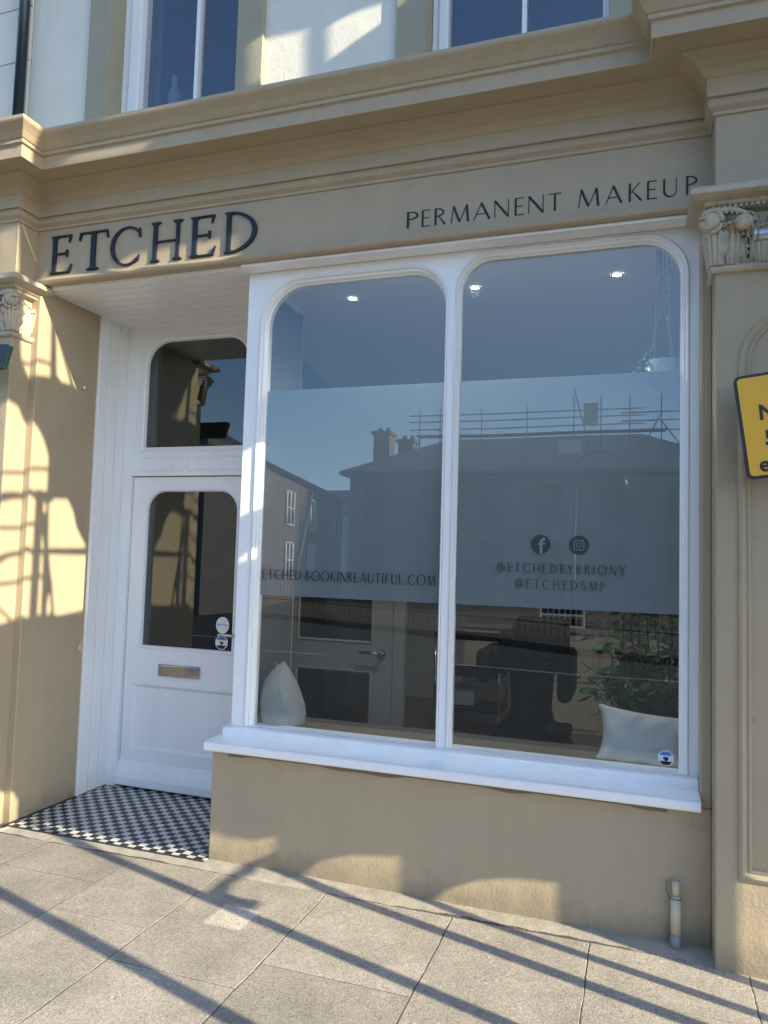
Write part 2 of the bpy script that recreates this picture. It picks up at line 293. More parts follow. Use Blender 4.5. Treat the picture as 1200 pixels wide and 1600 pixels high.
def rrect(x0, x1, z0, z1, rt=0.0, rb=0.0, n=10, rt2=None):
    # counter-clockwise in x-z, rounded top corners; rt left radius, rt2 right radius
    rt2 = rt if rt2 is None else rt2; pts = []
    def arc(cx, cz, r, a0, a1):
        if r <= 0: pts.append((cx, cz)); return
        for i in range(n+1): a = a0+(a1-a0)*i/n; pts.append((cx+r*math.cos(a), cz+r*math.sin(a)))
    P = math.pi
    arc(x0+rb, z0+rb, rb, P, 1.5*P); arc(x1-rb, z0+rb, rb, 1.5*P, 2*P); arc(x1-rt2, z1-rt2, rt2, 0, P/2); arc(x0+rt, z1-rt, rt, P/2, P)
    return pts
# ------------------------------------------------------------------ ground, road, pavement
g = MB(); g.box(-400, 400, -400, 400, -0.35, -0.14); struct(g.build('ground', M_road))
g = MB(); g.plate([(-60, -16.0), (60, -16.0), (60, -2.95), (-60, -2.95)], a=-0.139, b=-0.120, axis='z'); struct(g.build('road', M_road))
g = MB()
for (x, y, l) in ((-9, -8.0, 4), (-3, -8.0, 4), (3, -8.0, 4), (-15, -8.0, 4)): g.box(x, x+l, y-0.06, y+0.06, -0.119, -0.114)
g.box(-60, 60, -3.45, -3.38, -0.119, -0.114)
struct(g.build('road_markings', M_line))
g = MB(); g.box(-60, 60, -2.95, -2.80, -0.2, 0.0); struct(g.build('kerb', M_stonebk, bevel=0.01))
# far side pavement, set at an angle
FA = math.radians(-23)
def far(x, d):   # point on the far kerb line, d metres behind it
    return (x, -(10.3-0.425*x)-d)
g = MB(); g.plate([far(-40, 0), far(14, 0), far(14, 6), far(-40, 6)][::-1], a=-0.2, b=0.0, axis='z'); struct(g.build('far_pavement', mat('worn tarmac', (0.06, 0.055, 0.05), 0.9, ((80, 0.5, 0.01),), 0.25, 1.5)))
# near pavement flags
XJ = [-6.1, -5.5, -4.95, -4.4, -3.85, -3.4, -2.86, -2.32, -1.845, -1.31, -0.73, -0.17, 0.40, 0.98, 1.55, 2.15, 2.75, 3.4]
OFF = {-2.32: 0.56, -1.845: 0.80, -1.31: 0.62, -0.73: 0.93, -0.17: 0.36, -2.86: 0.30}
pv = MB(); tones = []
def wob(k, s): return 0.0016*math.sin(s*13+k*7.3)+0.0012*math.sin(s*31+k*3.1)+0.0009*math.sin(s*77+k*11.7)
def slab(x0, x1, y0, y1, z, tone):
    # a flag with slightly ragged arrises; neighbours share the same wander so the joint keeps its width
    n = 14; w = 0.0024; k0, k1 = round(x0*100), round(x1*100); t = z+random.uniform(-0.0012, 0.0012); j = []
    rag = lambda: random.uniform(-0.0007, 0.0007)
    yy = [y0+(y1-y0)*i/n for i in range(n+1)]; xx = [x0+(x1-x0)*i/n for i in range(n+1)]
    out = [(x1-w+wob(k1, y)+rag(), min(max(y, y0+0.0012), y1-0.0012)) for y in yy]
    out += [(min(max(x, x0+w), x1-w), y1-0.0012+wob(round(y1*100), x)*0.4) for x in xx[::-1][1:-1]]
    out += [(x0+w+wob(k0, y)+rag(), min(max(y, y0+0.0012), y1-0.0012)) for y in yy[::-1]]
    out += [(min(max(x, x0+w), x1-w), y0+0.0012+wob(round(y0*100), x)*0.4) for x in xx[1:-1]]
    m = len(out); cx = (x0+x1)/2; cy = (y0+y1)/2; c = 0.0016; f0 = len(pv.f)
    vs = [(x, y, -0.05) for x, y in out]+[(x, y, t-0.0012) for x, y in out]+[(x+math.copysign(c, cx-x), y+math.copysign(c, cy-y), t) for x, y in out]
    pv.add(vs, [(i, (i+1) % m, m+(i+1) % m, m+i) for i in range(m)]+[(m+i, m+(i+1) % m, 2*m+(i+1) % m, 2*m+i) for i in range(m)]+[tuple(range(2*m, 3*m))])
    tones.extend([tone]*(len(pv.f)-f0))
for a, b in zip(XJ[:-1], XJ[1:]):
    y = -0.11; k = 0
    while y > -2.75:
        L = OFF.get(a, random.uniform(0.4, 0.9)) if k == 0 else 0.9
        y2 = max(y-L, -2.795); slab(a, b, y2, y, 0.0, random.choice([0.88, 0.94, 1.0, 1.04, 1.09])); y = y2; k += 1
po = pv.build('pavement', M_pave, merge=False); struct(po)
at = po.data.attributes.new('tone', 'FLOAT', 'FACE')
for i, tval in enumerate(tones): at.data[i].value = tval
g = MB(); g.box(-6.1, 3.4, -2.795, 0.0, -0.06, -0.0012); struct(g.build('pavement_bed', M_grit))
# mortar fillet along the foot of the wall, uneven
g = MB(); n = 90
def fil(u, v):
    x = -1.99+u*2.30; q = math.sin(x*3.1)*0.010+math.sin(x*11)*0.003+math.sin(x*29)*0.0015
    w = 0.115+q; y = -w*(1-v)+0.0; return (x, y, -0.004+(0.012+q*0.3)*math.sin(min(1, v*1.15)*math.pi/2)+0.0008*math.sin(x*61+v*7))
g.grid(fil, n, 8)
def fil2(u, v):
    x = -3.9+u*1.91; q = math.sin(x*6.1)*0.008+math.sin(x*23)*0.005
    y0 = -0.045 if x > -3.2 else -0.15; return (x, -0.115-q+(y0+0.115+q)*v, -0.004+0.012*v+0.0006*math.sin(x*50+v*5))
g.grid(fil2, n, 6); struct(g.build('mortar_fillet', M_mortar))
# tiled doorstep
g = MB(); g.box(-3.235, -1.99, -0.026, 0.80, -0.05, 0.010); ds = g.build('doorstep', M_tile); struct(ds)
g = MB(); g.box(-3.235, -1.99, -0.046, -0.0262, -0.05, 0.009); g.box(-3.235, -3.212, -0.0262, 0.77, -0.01, 0.0115); struct(g.build('doorstep_edging', mat('slate edging', (0.035, 0.035, 0.04), 0.5)))
# ------------------------------------------------------------------ the shop building
B = thing('shop_building', (-1.5, 0, 0), 'tan painted shop building with white framed shop window, recessed door and moulded cornice', 'building')
# stall riser
g = MB(); g.box(-1.99, 0.285, 0.0, 0.30, -0.05, 0.548); g.box(0.243, 0.285, 0.0005, 0.30, 0.5485, 3.0)
g.build('stall_riser', M_wall, B, bevel=0.006)
# reveal wall on the left of the door, with the narrow strip next to the pilaster
g = MB(); g.box(-3.6, -3.235, 0.0, 0.504, -0.05, 3.0); g.build('reveal_wall', M_wall, B, bevel=0.006)
# pilasters
def pilaster(x0, x1):
    g = MB(); g.box(x0, x1, -0.14, 0.2, -0.05, 2.70)
    o = g.build('pilaster', M_wall, B, bevel=0.007)
    lp = rrect(x0+0.092, x1-0.092, 0.355, 2.50, rt=(x1-x0-0.184)/2-0.002, n=16)
    k = MB(); k.ring(lp, [(-0.012, -0.1402), (-0.008, -0.151), (0.002, -0.156), (0.012, -0.150), (0.018, -0.146), (0.024, -0.150), (0.030, -0.1495), (0.036, -0.1402)], smooth=False)
    k.build('panel_moulding', M_trim, o)
    return o
PR = pilaster(0.285, 0.86); PLf = pilaster(-3.86, -3.285)
# capital
def capital(x0, x1, par):
    zc, zt = 2.685, 2.925; w = x1-x0; y0 = -0.14; cx = (x0+x1)/2
    g = MB(); g.box(x0+0.012, x1-0.012, y0+0.012, 0.19, 2.70, zt)
    o = g.build('capital', M_cap, par)
    a = MB()   # abacus: moulded slab breaking forward
    pr = [(0.0, 2.918), (0.022, 2.922), (0.028, 2.932), (0.040, 2.938), (0.046, 2.950), (0.080, 2.958), (0.098, 2.966), (0.098, 2.984), (0.086, 2.998), (0.0, 3.0)]
    a.sweep([lambda d: (x0-d, 0.05), lambda d: (x0-d, y0-d), lambda d: (x1+d, y0-d), lambda d: (x1+d, 0.05)], pr)
    a.box(x0+0.001, x1-0.001, y0+0.001, 0.19, 2.917, 2.999)
    m = int(w/0.018)
    for i in range(m):
        x = x0-0.02+(w+0.04)*(i+0.5)/m; a.box(x-0.0045, x+0.0045, y0-0.036, y0-0.018, 2.924, 2.938)
    a.build('abacus', M_cap, o)
    nk = MB(); pr = [(0.0, 2.672), (0.012, 2.674), (0.020, 2.684), (0.020, 2.694), (0.012, 2.704), (0.0, 2.706)]
    nk.sweep([lambda d: (x0-d, 0.0), lambda d: (x0-d, y0-d), lambda d: (x1+d, y0-d), lambda d: (x1+d, 0.0)], pr)
    nk.build('neck_ring', M_cap, o)
    # acanthus leaves
    L = MB()
    def leaf(px, py, yaw, h, wd, base, curl):
        c, s = math.cos(yaw), math.sin(yaw)
        def fn(u, v):
            t = (u-0.5)*2
            lobes = 1+0.13*math.cos(v*math.pi*7)*(1 if abs(t) > 0.6 else 0)
            ww = wd*(0.62+0.5*math.sin(v*2.4))*lobes*(1-0.45*max(0, v-0.75)/0.25)
            bul = 0.022+0.022*v+0.009*math.cos(t*math.pi*6.0)*(0.4+0.6*v)-0.034*abs(t)**1.7
            if v > 0.72: q = (v-0.72)/0.28; z = base+h*(0.72+0.22*math.sin(q*2.4)/1); bul += curl*(1-math.cos(q*2.2))*0.8
            else: z = base+h*v
            lx = t*ww/2; return (px+lx*c+bul*s, py+lx*s-bul*c, z)
        L.grid(fn, 20, 18)
    nl = 3; n5 = 5
    for i in range(n5): leaf(x0+w*(i+0.5)/n5, y0+0.006, 0, 0.135 if i % 2 else 0.16, w/n5*1.0, 2.70, 0.038)
    for i in range(n5-1): leaf(x0+w*(i+1)/n5, y0+0.012, 0, 0.20, w/n5*0.75, 2.70, 0.030)
    M_gap_shade = mat('gap shade colour', (0.03, 0.026, 0.02), 0.9)  # dark ovals between the leaves stand for shade in drilled holes
    for i in range(n5-1):
        dk = MB(); x = x0+w*(i+1)/n5
        for (dx, z, rx, rz) in ((0, 2.725, 0.005, 0.011), (0.001, 2.752, 0.006, 0.006), (0, 2.782, 0.004, 0.016), (-0.016, 2.800, 0.012, 0.0025), (0.016, 2.800, 0.012, 0.0025)): dk.ball((x+dx, y0-0.022-(z-2.70)*0.14, z), (rx, 0.010, rz), 5)
        dk.build('hole_shade', M_gap_shade, o)
    for sx, xx, yw in ((-1, x0, -math.pi/2), (1, x1, math.pi/2)):
        leaf(xx-sx*0.012, -0.035, yw, 0.15, 0.10, 2.70, 0.006); leaf(xx, y0, yw/2, 0.20, 0.10, 2.70, 0.034)
    L.build('acanthus_leaves', M_cap, o, solid=0.009)
    # curled fruit tips between leaves
    for i in range(nl):
        F = MB(); x = x0+w*(i+0.5)/nl; F.ball((x, y0-0.062, 2.848), (0.036, 0.030, 0.030), 8)
        for dx in (-0.014, 0.012): F.tube([(x+dx, y0-0.088, 2.852), (x+dx*1.1, y0-0.094, 2.851)], 0.0035, 6)
        F.build('curled_tip', M_cap, o)
    # volutes: spiral scrolls at the corners and beaded arms over the leaves
    V = MB()
    for sx, xx in ((-1, x0), (1, x1)):
        for yaw in (0.0, 1.0):
            pth = []; cxv = xx+sx*0.022; cyv = y0-0.036
            for k in range(44):
                t = k/43; an = -math.pi*0.5+t*math.pi*4.0; r = 0.044*(1-t)**0.8+0.005
                u = -sx*math.cos(an)*r if yaw == 0 else math.cos(an)*r
                if yaw == 0: pth.append((cxv+u, cyv-0.014, 2.872+math.sin(an)*r))
                else: pth.append((cxv+sx*0.014, cyv+0.01+u, 2.872+math.sin(an)*r))
            V.tube(pth, [0.009-0.004*k/43 for k in range(44)], 6)
        V.ball((xx+sx*0.022, y0-0.034, 2.872), (0.044, 0.030, 0.042), 10)
        pth = [(xx+sx*0.02, y0-0.045, 2.912), (xx-sx*0.06, y0-0.05, 2.908), (xx-sx*0.11, y0-0.045, 2.888), (xx-sx*0.15, y0-0.034, 2.86)]
        V.tube(pth, [0.013, 0.011, 0.009, 0.006], 6)
        for k in range(6): t = k/5; V.ball((xx-sx*(0.035+0.10*t), y0-0.052+0.012*t, 2.898-0.034*t*t), 0.0072, 5)
        for k in range(4): V.ball((xx+sx*0.030, y0+0.03+0.028*k, 2.885-0.012*k), 0.012, 5)
    for s2 in (-1, 1): V.tube([(cx+s2*0.01, y0-0.03, 2.83), (cx+s2*0.03, y0-0.036, 2.88), (cx+s2*0.07, y0-0.05, 2.91)], [0.007, 0.008, 0.009], 6)
    for k in range(8): a_ = k*math.pi/4; V.ball((cx+0.022*math.cos(a_), y0-0.065, 2.93+0.022*math.sin(a_)), (0.012, 0.008, 0.012), 5)
    V.ball((cx, y0-0.072, 2.93), 0.011, 5)
    V.build('volutes', M_cap, o)
capital(0.285, 0.86, PR); capital(-3.86, -3.285, PLf)
# entablature: one moulded run that breaks forward over both pilasters
XL, XR = -3.285, 0.285; BR = 0.14
prof = [(-0.02, 3.0), (0.018, 3.0), (0.030, 3.006), (0.036, 3.018), (0.030, 3.030), (0.012, 3.036), (0.010, 3.046), (0.0, 3.048), (0.0, 3.322), (0.010, 3.324), (0.010, 3.338), (0.016, 3.342), (0.028, 3.352), (0.034, 3.368), (0.026, 3.384),
        (0.020, 3.388), (0.034, 3.392), (0.036, 3.462), (0.044, 3.466), (0.050, 3.478), (0.062, 3.492), (0.080, 3.500), (0.088, 3.510), (0.112, 3.520), (0.135, 3.528), (0.138, 3.536), (0.236, 3.536), (0.240, 3.530), (0.250, 3.530),
        (0.250, 3.594), (0.256, 3.598), (0.264, 3.600), (0.264, 3.614), (0.262, 3.618), (0.270, 3.622), (0.278, 3.634), (0.288, 3.650), (0.304, 3.668), (0.318, 3.682), (0.322, 3.690), (0.322, 3.706), (0.312, 3.712), (-0.02, 3.770)]
def zz(f): return f
path = [lambda d: (-5.2, -BR-d), lambda d: (XL+d, -BR-d), lambda d: (XL+d, -d), lambda d: (XR-d, -d), lambda d: (XR-d, -BR-d), lambda d: (2.0, -BR-d)]
# bottom bead only runs on the middle stretch: the blocks over the capitals are plain
g = MB(); g.sweep(path[2:4], prof[:9]); g.sweep([path[0], path[1], path[2]], [(0.0, 3.0), (0.0, 3.322)]); g.sweep([path[3], path[4], path[5]], [(0.0, 3.0), (0.0, 3.322)])
g.sweep(path, prof[8:])
g.box(-3.24, 0.285, 0.02, 0.3, 3.0005, 3.05)
ent = g.build('entablature', M_trim, B)
q = ent.modifiers.new('soft edges', 'BEVEL'); q.width = 0.002; q.segments = 2; q.limit_method = 'ANGLE'; q.angle_limit = math.radians(40)
# ------------------------------------------------------------------ recess lining
g = MB()
k = 9
for i in range(k):   # matchboard soffit, boards run along the front
    y0 = 0.03+i*0.083; g.box(-3.235, -1.9515, y0+0.004, y0+0.081, 3.0-0.014, 3.02); g.box(-3.235, -1.9515, y0-0.002, y0+0.004, 3.0-0.004, 3.02)
g.build('soffit_boards', M_white, B, bevel=0.003)
g = MB()
for i in range(3):
    y0 = 0.504+i*0.089; g.box(-3.30, -3.222, y0+(0.003 if i else 0), y0+0.086, 0.006, 2.99); g.box(-3.30, -3.234, y0+0.086, y0+0.092, 0.006, 2.99)
g.box(-3.30, -3.216, 0.500, 0.512, 0.006, 2.99)
g.build('side_boards', M_white, B, bevel=0.003)
g = MB(); g.box(-1.995, -1.986, 0.186, 0.82, 0.55, 2.985); g.box(-1.995, -1.986, 0.301, 0.82, -0.04, 0.5499); g.box(-1.99, -1.93, 0.0, 0.11, 0.40, 0.50, mi=0) if False else None
g.build('recess_side_wall', M_white, B)
# door surround: jambs, head, transom rail with routed pattern, upper light
g = MB(); g.plate([(-3.24, 0.006), (-3.155, 0.006), (-3.155, 2.0), (-2.25, 2.0), (-2.25, 0.006), (-1.99, 0.006), (-1.99, 2.99), (-3.24, 2.99)], [rrect(-3.135, -2.27, 2.150, 2.945)[::-1]], 0.770, 0.86)
g.box(-3.24, -3.150, 0.762, 0.77, 0.006, 0.50)
FRM = g.build('door_surround', M_white, B, bevel=0.003)
g = MB(); ul = rrect(-3.078, -2.325, 2.188, 2.893, rt=0.16, n=14)
g.plate(rrect(-3.1349, -2.2701, 2.1501, 2.9449), [ul[::-1]], 0.785, 0.825)
g.ring(ul, [(-0.022, 0.785), (-0.018, 0.779), (-0.010, 0.779), (0.0, 0.790), (0.004, 0.806)])
g.build('upper_light_frame', M_white, FRM)
g = MB(); g.box(-3.09, -2.31, 0.808, 0.812, 2.18, 2.90); g.build('upper_light_glass', M_glass2, FRM)
g = MB()   # routed grooves on the transom rail, as fine raised and sunk lines
def groove(loop): g.ring(loop, [(-0.007, 0.7699), (-0.005, 0.764), (0.001, 0.764), (0.003, 0.7699)])
pill = rrect(-3.10, -2.845, 2.035, 2.118, rt=0.0, n=2); c_ = []
for i in range(25): a = math.pi/2+math.pi*i/24; c_.append((-3.06+0.040*math.cos(a), 2.0765+0.040*math.sin(a)))
groove(c_+[(-2.838, 2.0365), (-2.846, 2.055), (-2.842, 2.0765), (-2.846, 2.098), (-2.838, 2.1165)])
groove([(-2.785+0.040*math.cos(2*math.pi*i/30), 2.0765+0.042*math.sin(2*math.pi*i/30)) for i in range(30)])
c_ = []
for i in range(25): a = -math.pi/2+math.pi*i/24; c_.append((-2.33+0.040*math.cos(a), 2.0765+0.040*math.sin(a)))
groove(c_+[(-2.728, 2.1165), (-2.718, 2.098), (-2.722, 2.0765), (-2.718, 2.055), (-2.728, 2.0365)])
g.build('routed_pattern', M_white, FRM)
# entrance door
door = MB(); ll = rrect(-3.040, -2.370, 0.900, 1.905, rt=0.13, n=14); pn = rrect(-3.078, -2.335, 0.250, 0.652)
door.plate(rrect(-3.150, -2.255, 0.075, 1.995), [ll[::-1], pn[::-1]], 0.798, 0.842)
door.ring(ll, [(-0.014, 0.798), (-0.010, 0.792), (-0.003, 0.793), (0.004, 0.806), (0.006, 0.818)])
DOOR = door.build('entrance_door', M_white, B, bevel=0.0025)
g = MB(); g.plate(rrect(-3.079, -2.334, 0.249, 0.653), [], 0.815, 0.835); g.ring(pn, [(0.0, 0.7985), (0.004, 0.803), (0.012, 0.808), (0.016, 0.8148)]); g.build('lower_panel', M_white, DOOR)
g = MB(); g.box(-3.055, -2.355, 0.818, 0.823, 0.885, 1.92); g.build('door_glass', M_glass2, DOOR)
g = MB(); g.prism([(0.799, 0.17), (0.790, 0.165), (0.750, 0.075), (0.748, 0.030), (0.756, 0.022), (0.799, 0.022)], -3.155, -2.255); g.build('weather_bar', M_white, DOOR, bevel=0.002)
g = MB(); g.plate(rrect(-2.885, -2.582, 0.722, 0.796, 0.004), [rrect(-2.873, -2.594, 0.733, 0.785)[::-1]], 0.786, 0.798); g.box(-2.874, -2.593, 0.790, 0.7975, 0.732, 0.786)
g.tube([(-2.87, 0.788, 0.787), (-2.60, 0.788, 0.787)], 0.005, 8); g.build('letter_plate', M_chrome, DOOR, bevel=0.002)
g = MB(); g.tube([(-2.315, 0.798, 1.01), (-2.315, 0.745, 1.01)], 0.011, 10); g.tube([(-2.315, 0.748, 1.01), (-2.35, 0.745, 1.009), (-2.44, 0.747, 1.008)], [0.010, 0.010, 0.008], 10); g.box(-2.335, -2.297, 0.790, 0.7979, 0.90, 1.10)
g.build('door_handle', M_chrome, DOOR, bevel=0.002)
g = MB(); g.prism([(-2.450+0.046*math.cos(a*math.pi/16), 1.062+0.052*math.sin(a*math.pi/16)) for a in range(32)], 0.8155, 0.8175, 'y')
g.build('round_sticker', M_stick, DOOR)
def octo(cx, cz, r, q=0.41): return [(cx-r*q, cz+r), (cx+r*q, cz+r), (cx+r, cz+r*q), (cx+r, cz-r*q), (cx+r*q, cz-r), (cx-r*q, cz-r), (cx-r, cz-r*q), (cx-r, cz+r*q)]
def octo_sticker(cx, cz, y, r, par):
    g = MB(); g.prism(octo(cx, cz, r), y-0.0020, y, 'y', mi=0)
    g.prism([(cx-r*0.40, cz+r*0.9), (cx+r*0.40, cz+r*0.9), (cx+r*0.82, cz+r*0.38), (cx-r*0.82, cz+r*0.38)], y-0.0028, y-0.0022, 'y', mi=1)
    g.prism([(cx-r*0.40, cz-r*0.9), (cx+r*0.40, cz-r*0.9), (cx+r*0.82, cz-r*0.40), (cx-r*0.82, cz-r*0.40)], y-0.0028, y-0.0022, 'y', mi=2)
    for (dx, dz) in ((-0.12, 0.02), (0.14, -0.04), (0.02, -0.16)):
        g.ring([(cx+r*(dx+0.15*math.cos(i*math.pi/6)), cz+r*(dz+0.14*math.sin(i*math.pi/6))) for i in range(12)], [(-0.0022, y-0.0022), (-0.0022, y-0.0028), (0.0022, y-0.0028), (0.0022, y-0.0022)], mi=2)
    g.build('octagonal_sticker', [M_stick, M_blue, M_navy], par)
octo_sticker(-2.452, 0.955, 0.8175, 0.043, DOOR)
# ------------------------------------------------------------------ shop window
P1 = rrect(-1.838, -0.888, 0.645, 2.905, rt=0.205, rt2=0.175, n=14); P2 = rrect(-0.811, 0.169, 0.640, 2.939, rt=0.153, rt2=0.165, n=14)
def infl(l, x0, x1, z1, rt, rt2, z0): return rrect(x0, x1, z0, z1, rt=rt, rt2=rt2, n=14)
O1 = rrect(-1.876, -0.869, 0.6455, 2.940, rt=0.24, rt2=0.195, n=14); O2 = rrect(-0.830, 0.205, 0.6455, 2.971, rt=0.175, rt2=0.195, n=14)
g = MB(); g.plate([(-1.951, 0.635), (0.249, 0.635), (0.249, 2.984), (-1.951, 2.984)], [O1[::-1], O2[::-1]], 0.100, 0.185)
g.box(-1.951, 0.2425, 0.006, 0.18, 2.9845, 2.9995)
WIN = g.build('shop_window', M_white, B, bevel=0.003)
def bead(o, i_):
    g = MB(); n = len(o)
    prof = [(t, y+0.08) for (t, y) in [(0.0, 0.020), (0.10, 0.013), (0.25, 0.012), (0.38, 0.022), (0.45, 0.030), (0.60, 0.028), (0.74, 0.034), (0.85, 0.046), (0.97, 0.050), (1.0, 0.056), (1.0, 0.085)]]
    vs = [(a[0]+(b[0]-a[0])*t, y, a[1]+(b[1]-a[1])*t) for a, b in zip(o, i_) for (t, y) in prof]; k = len(prof)
    g.add(vs, [(i*k+j, i*k+j+1, ((i+1) % n)*k+j+1, ((i+1) % n)*k+j) for i in range(n) for j in range(k-1)])
    g.build('glazing_bead', M_white, WIN)
bead(O1, P1); bead(O2, P2)
g = MB(); g.prism([(0.184, 0.5485), (-0.066, 0.546), (-0.072, 0.552), (-0.072, 0.582), (-0.066, 0.588), (-0.020, 0.592), (0.184, 0.604)], -2.0, 0.2425)
g.prism([(0.183, 0.590), (0.050, 0.590), (0.052, 0.630), (0.060, 0.638), (0.085, 0.641), (0.120, 0.645), (0.183, 0.648)], -1.972, 0.2420)
g.build('window_sill', M_white, WIN, bevel=0.004)
for (x0, x1, z0, z1) in ((-1.872, -0.866, 0.62, 2.945), (-0.832, 0.204, 0.62, 2.976)):
    g = MB(); g.box(x0, x1, 0.1375, 0.1435, z0, z1); g.build('glass_pane', M_glass, WIN)
for (x0, x1) in ((-1.868, -0.870), (-0.828, 0.200)):
    g = MB(); g.box(x0, x1, 0.1450, 0.1456, 1.302, 2.362); g.build('frosted_film', M_film, WIN)
# ------------------------------------------------------------------ lettering: a stroke alphabet
def arcp(cx, cy, rx, ry, a0, a1, n=18): return [(cx+rx*math.cos(math.radians(a0+(a1-a0)*i/n)), cy+ry*math.sin(math.radians(a0+(a1-a0)*i/n))) for i in range(n+1)]
K, N_ = 0.13, 0.045
def stroke(pts, w):
    k = len(pts); ws = w if isinstance(w, (list, tuple)) else [w]*k
    if len(ws) == 2 and k != 2: ws = [ws[0]+(ws[1]-ws[0])*i/(k-1) for i in range(k)]
    if len(ws) < k: ws = list(ws)+[ws[-1]]*(k-len(ws))
    L, R = [], []
    for i, p in enumerate(pts):
        a = Vector(pts[max(i-1, 0)]); b = Vector(pts[min(i+1, k-1)]); d = (b-a).normalized(); n = Vector((-d.y, d.x))*ws[i]/2
        L.append((p[0]+n.x, p[1]+n.y)); R.append((p[0]-n.x, p[1]-n.y))
    return L+R[::-1]
def bowl(cx, cy, rx, ry, a0, a1, k, t, n=20):
    p = arcp(cx, cy, rx, ry, a0, a1, n); w = [t+(k-t)*abs(math.cos(math.radians(a0+(a1-a0)*i/n)))**1.5 for i in range(n+1)]; return (p, w)
def glyph(c, k, t):
    h = k/2
    G = {
     'E': [([(h, 0), (h, 1)], k), ([(0, 1-t/2), (0.5, 1-t/2)], t), ([(0, 0.52), (0.44, 0.52)], t), ([(0, t/2), (0.52, t/2)], t)],
     'F': [([(h, 0), (h, 1)], k), ([(0, 1-t/2), (0.5, 1-t/2)], t), ([(0, 0.52), (0.44, 0.52)], t)],
     'T': [([(0.32, 0), (0.32, 1)], k), ([(0, 1-t/2), (0.64, 1-t/2)], t)],
     'C': [bowl(0.5, 0.5, 0.46, 0.48, 45, 315, k, t, 28)],
     'H': [([(h, 0), (h, 1)], k), ([(0.72, 0), (0.72, 1)], k*0.8), ([(h, 0.5), (0.72, 0.5)], t)],
     'D': [([(h, 0), (h, 1)], k), bowl(h, 0.5, 0.66, 0.5-t/2, -90, 90, k, t)],
     'P': [([(h, 0), (h, 1)], k), bowl(h, 0.75, 0.44, 0.25-t/2, -90, 90, k*0.8, t)],
     'R': [([(h, 0), (h, 1)], k), bowl(h, 0.75, 0.42, 0.25-t/2, -90, 90, k*0.8, t), ([(0.25, 0.5), (0.56, 0)], [t, k])],
     'B': [([(h, 0), (h, 1)], k), bowl(h, 0.76, 0.38, 0.24-t/2, -90, 90, k*0.8, t), bowl(h, 0.27, 0.46, 0.27-t/2, -90, 90, k*0.8, t)],
     'M': [([(0.04, 0), (0.14, 1)], t), ([(0.14, 1), (0.46, 0.02)], k), ([(0.46, 0.02), (0.80, 1)], t), ([(0.80, 1), (0.88, 0)], k)],
     'A': [([(0, 0), (0.38, 1)], t), ([(0.36, 1), (0.76, 0)], k), ([(0.14, 0.34), (0.6, 0.34)], t)],
     'N': [([(t/2, 0), (t/2, 1)], t), ([(t/2, 1), (0.7, 0)], k), ([(0.7, 0), (0.7, 1)], t)],
     'K': [([(h, 0), (h, 1)], k), ([(h, 0.42), (0.54, 1)], t), ([(0.18, 0.56), (0.62, 0)], [t, k])],
     'U': [([(h, 1), (h, 0.36)]+arcp(0.36, 0.34, 0.36-h, 0.33, 180, 360, 16)+[(0.72-h, 1)], [k]*7+[k*0.8]*4+[t*1.2]*3+[t]*6)],
     'I': [([(h, 0), (h, 1)], k)],
     'L': [([(h, 0), (h, 1)], k), ([(0, t/2), (0.48, t/2)], t)],
     'O': [bowl(0.52, 0.5, 0.5, 0.49, 0, 359, k, t, 36)],
     'S': [(arcp(0.28, 0.75, 0.22, 0.24, 30, 270, 14)[:-1]+arcp(0.28, 0.26, 0.25, 0.25, 90, -150, 14), [t]*3+[k*0.75]*22+[t]*4)],
     'Y': [([(0.0, 1), (0.34, 0.48)], k), ([(0.66, 1), (0.34, 0.48)], t), ([(0.34, 0.5), (0.34, 0)], k)],
     '.': [([(0.04, 0), (0.04, 0.10)], 0.10)],
     '@': [(arcp(0.5, 0.46, 0.48, 0.52, -50, 290, 34), t*1.3), bowl(0.47, 0.46, 0.22, 0.26, 0, 359, t*2, t, 24), ([(0.68, 0.72), (0.68, 0.3), (0.76, 0.22), (0.88, 0.28)], t*1.5)],
    }
    return G[c]
WID = {'E': 0.54, 'F': 0.5, 'T': 0.64, 'C': 0.86, 'H': 0.78, 'D': 0.78, 'P': 0.52, 'R': 0.6, 'B': 0.56, 'M': 0.92, 'A': 0.76, 'N': 0.72, 'K': 0.64, 'U': 0.72, 'I': 0.14, 'L': 0.5, 'O': 1.04, 'S': 0.54, 'Y': 0.68, '.': 0.12, '@': 1.0}
def letter(g, c, x, z, h, y0, y1, k=K, t=N_, sx=1.0, mi=0, extra=()):
    i = 0
    for (pts, w) in list(glyph(c, k, t))+list(extra):
        poly = stroke(pts, w); i += 1
        g.prism([(x+p[0]*h*sx, z+p[1]*h) for p in poly], y0-0.00006*i, y1, 'y', mi=mi)
def text_line(g, s, x0, x1, z, h, y0, y1, k, t, gap=0.2, mi=0, q=0.82):
    tot = sum(WID[c] for c in s)*h*q; gp = (x1-x0-tot)/(len(s)-1); x = x0
    for c in s: letter(g, c, x, z, h, y0, y1, k, t, mi=mi, sx=q); x += WID[c]*h*q+gp
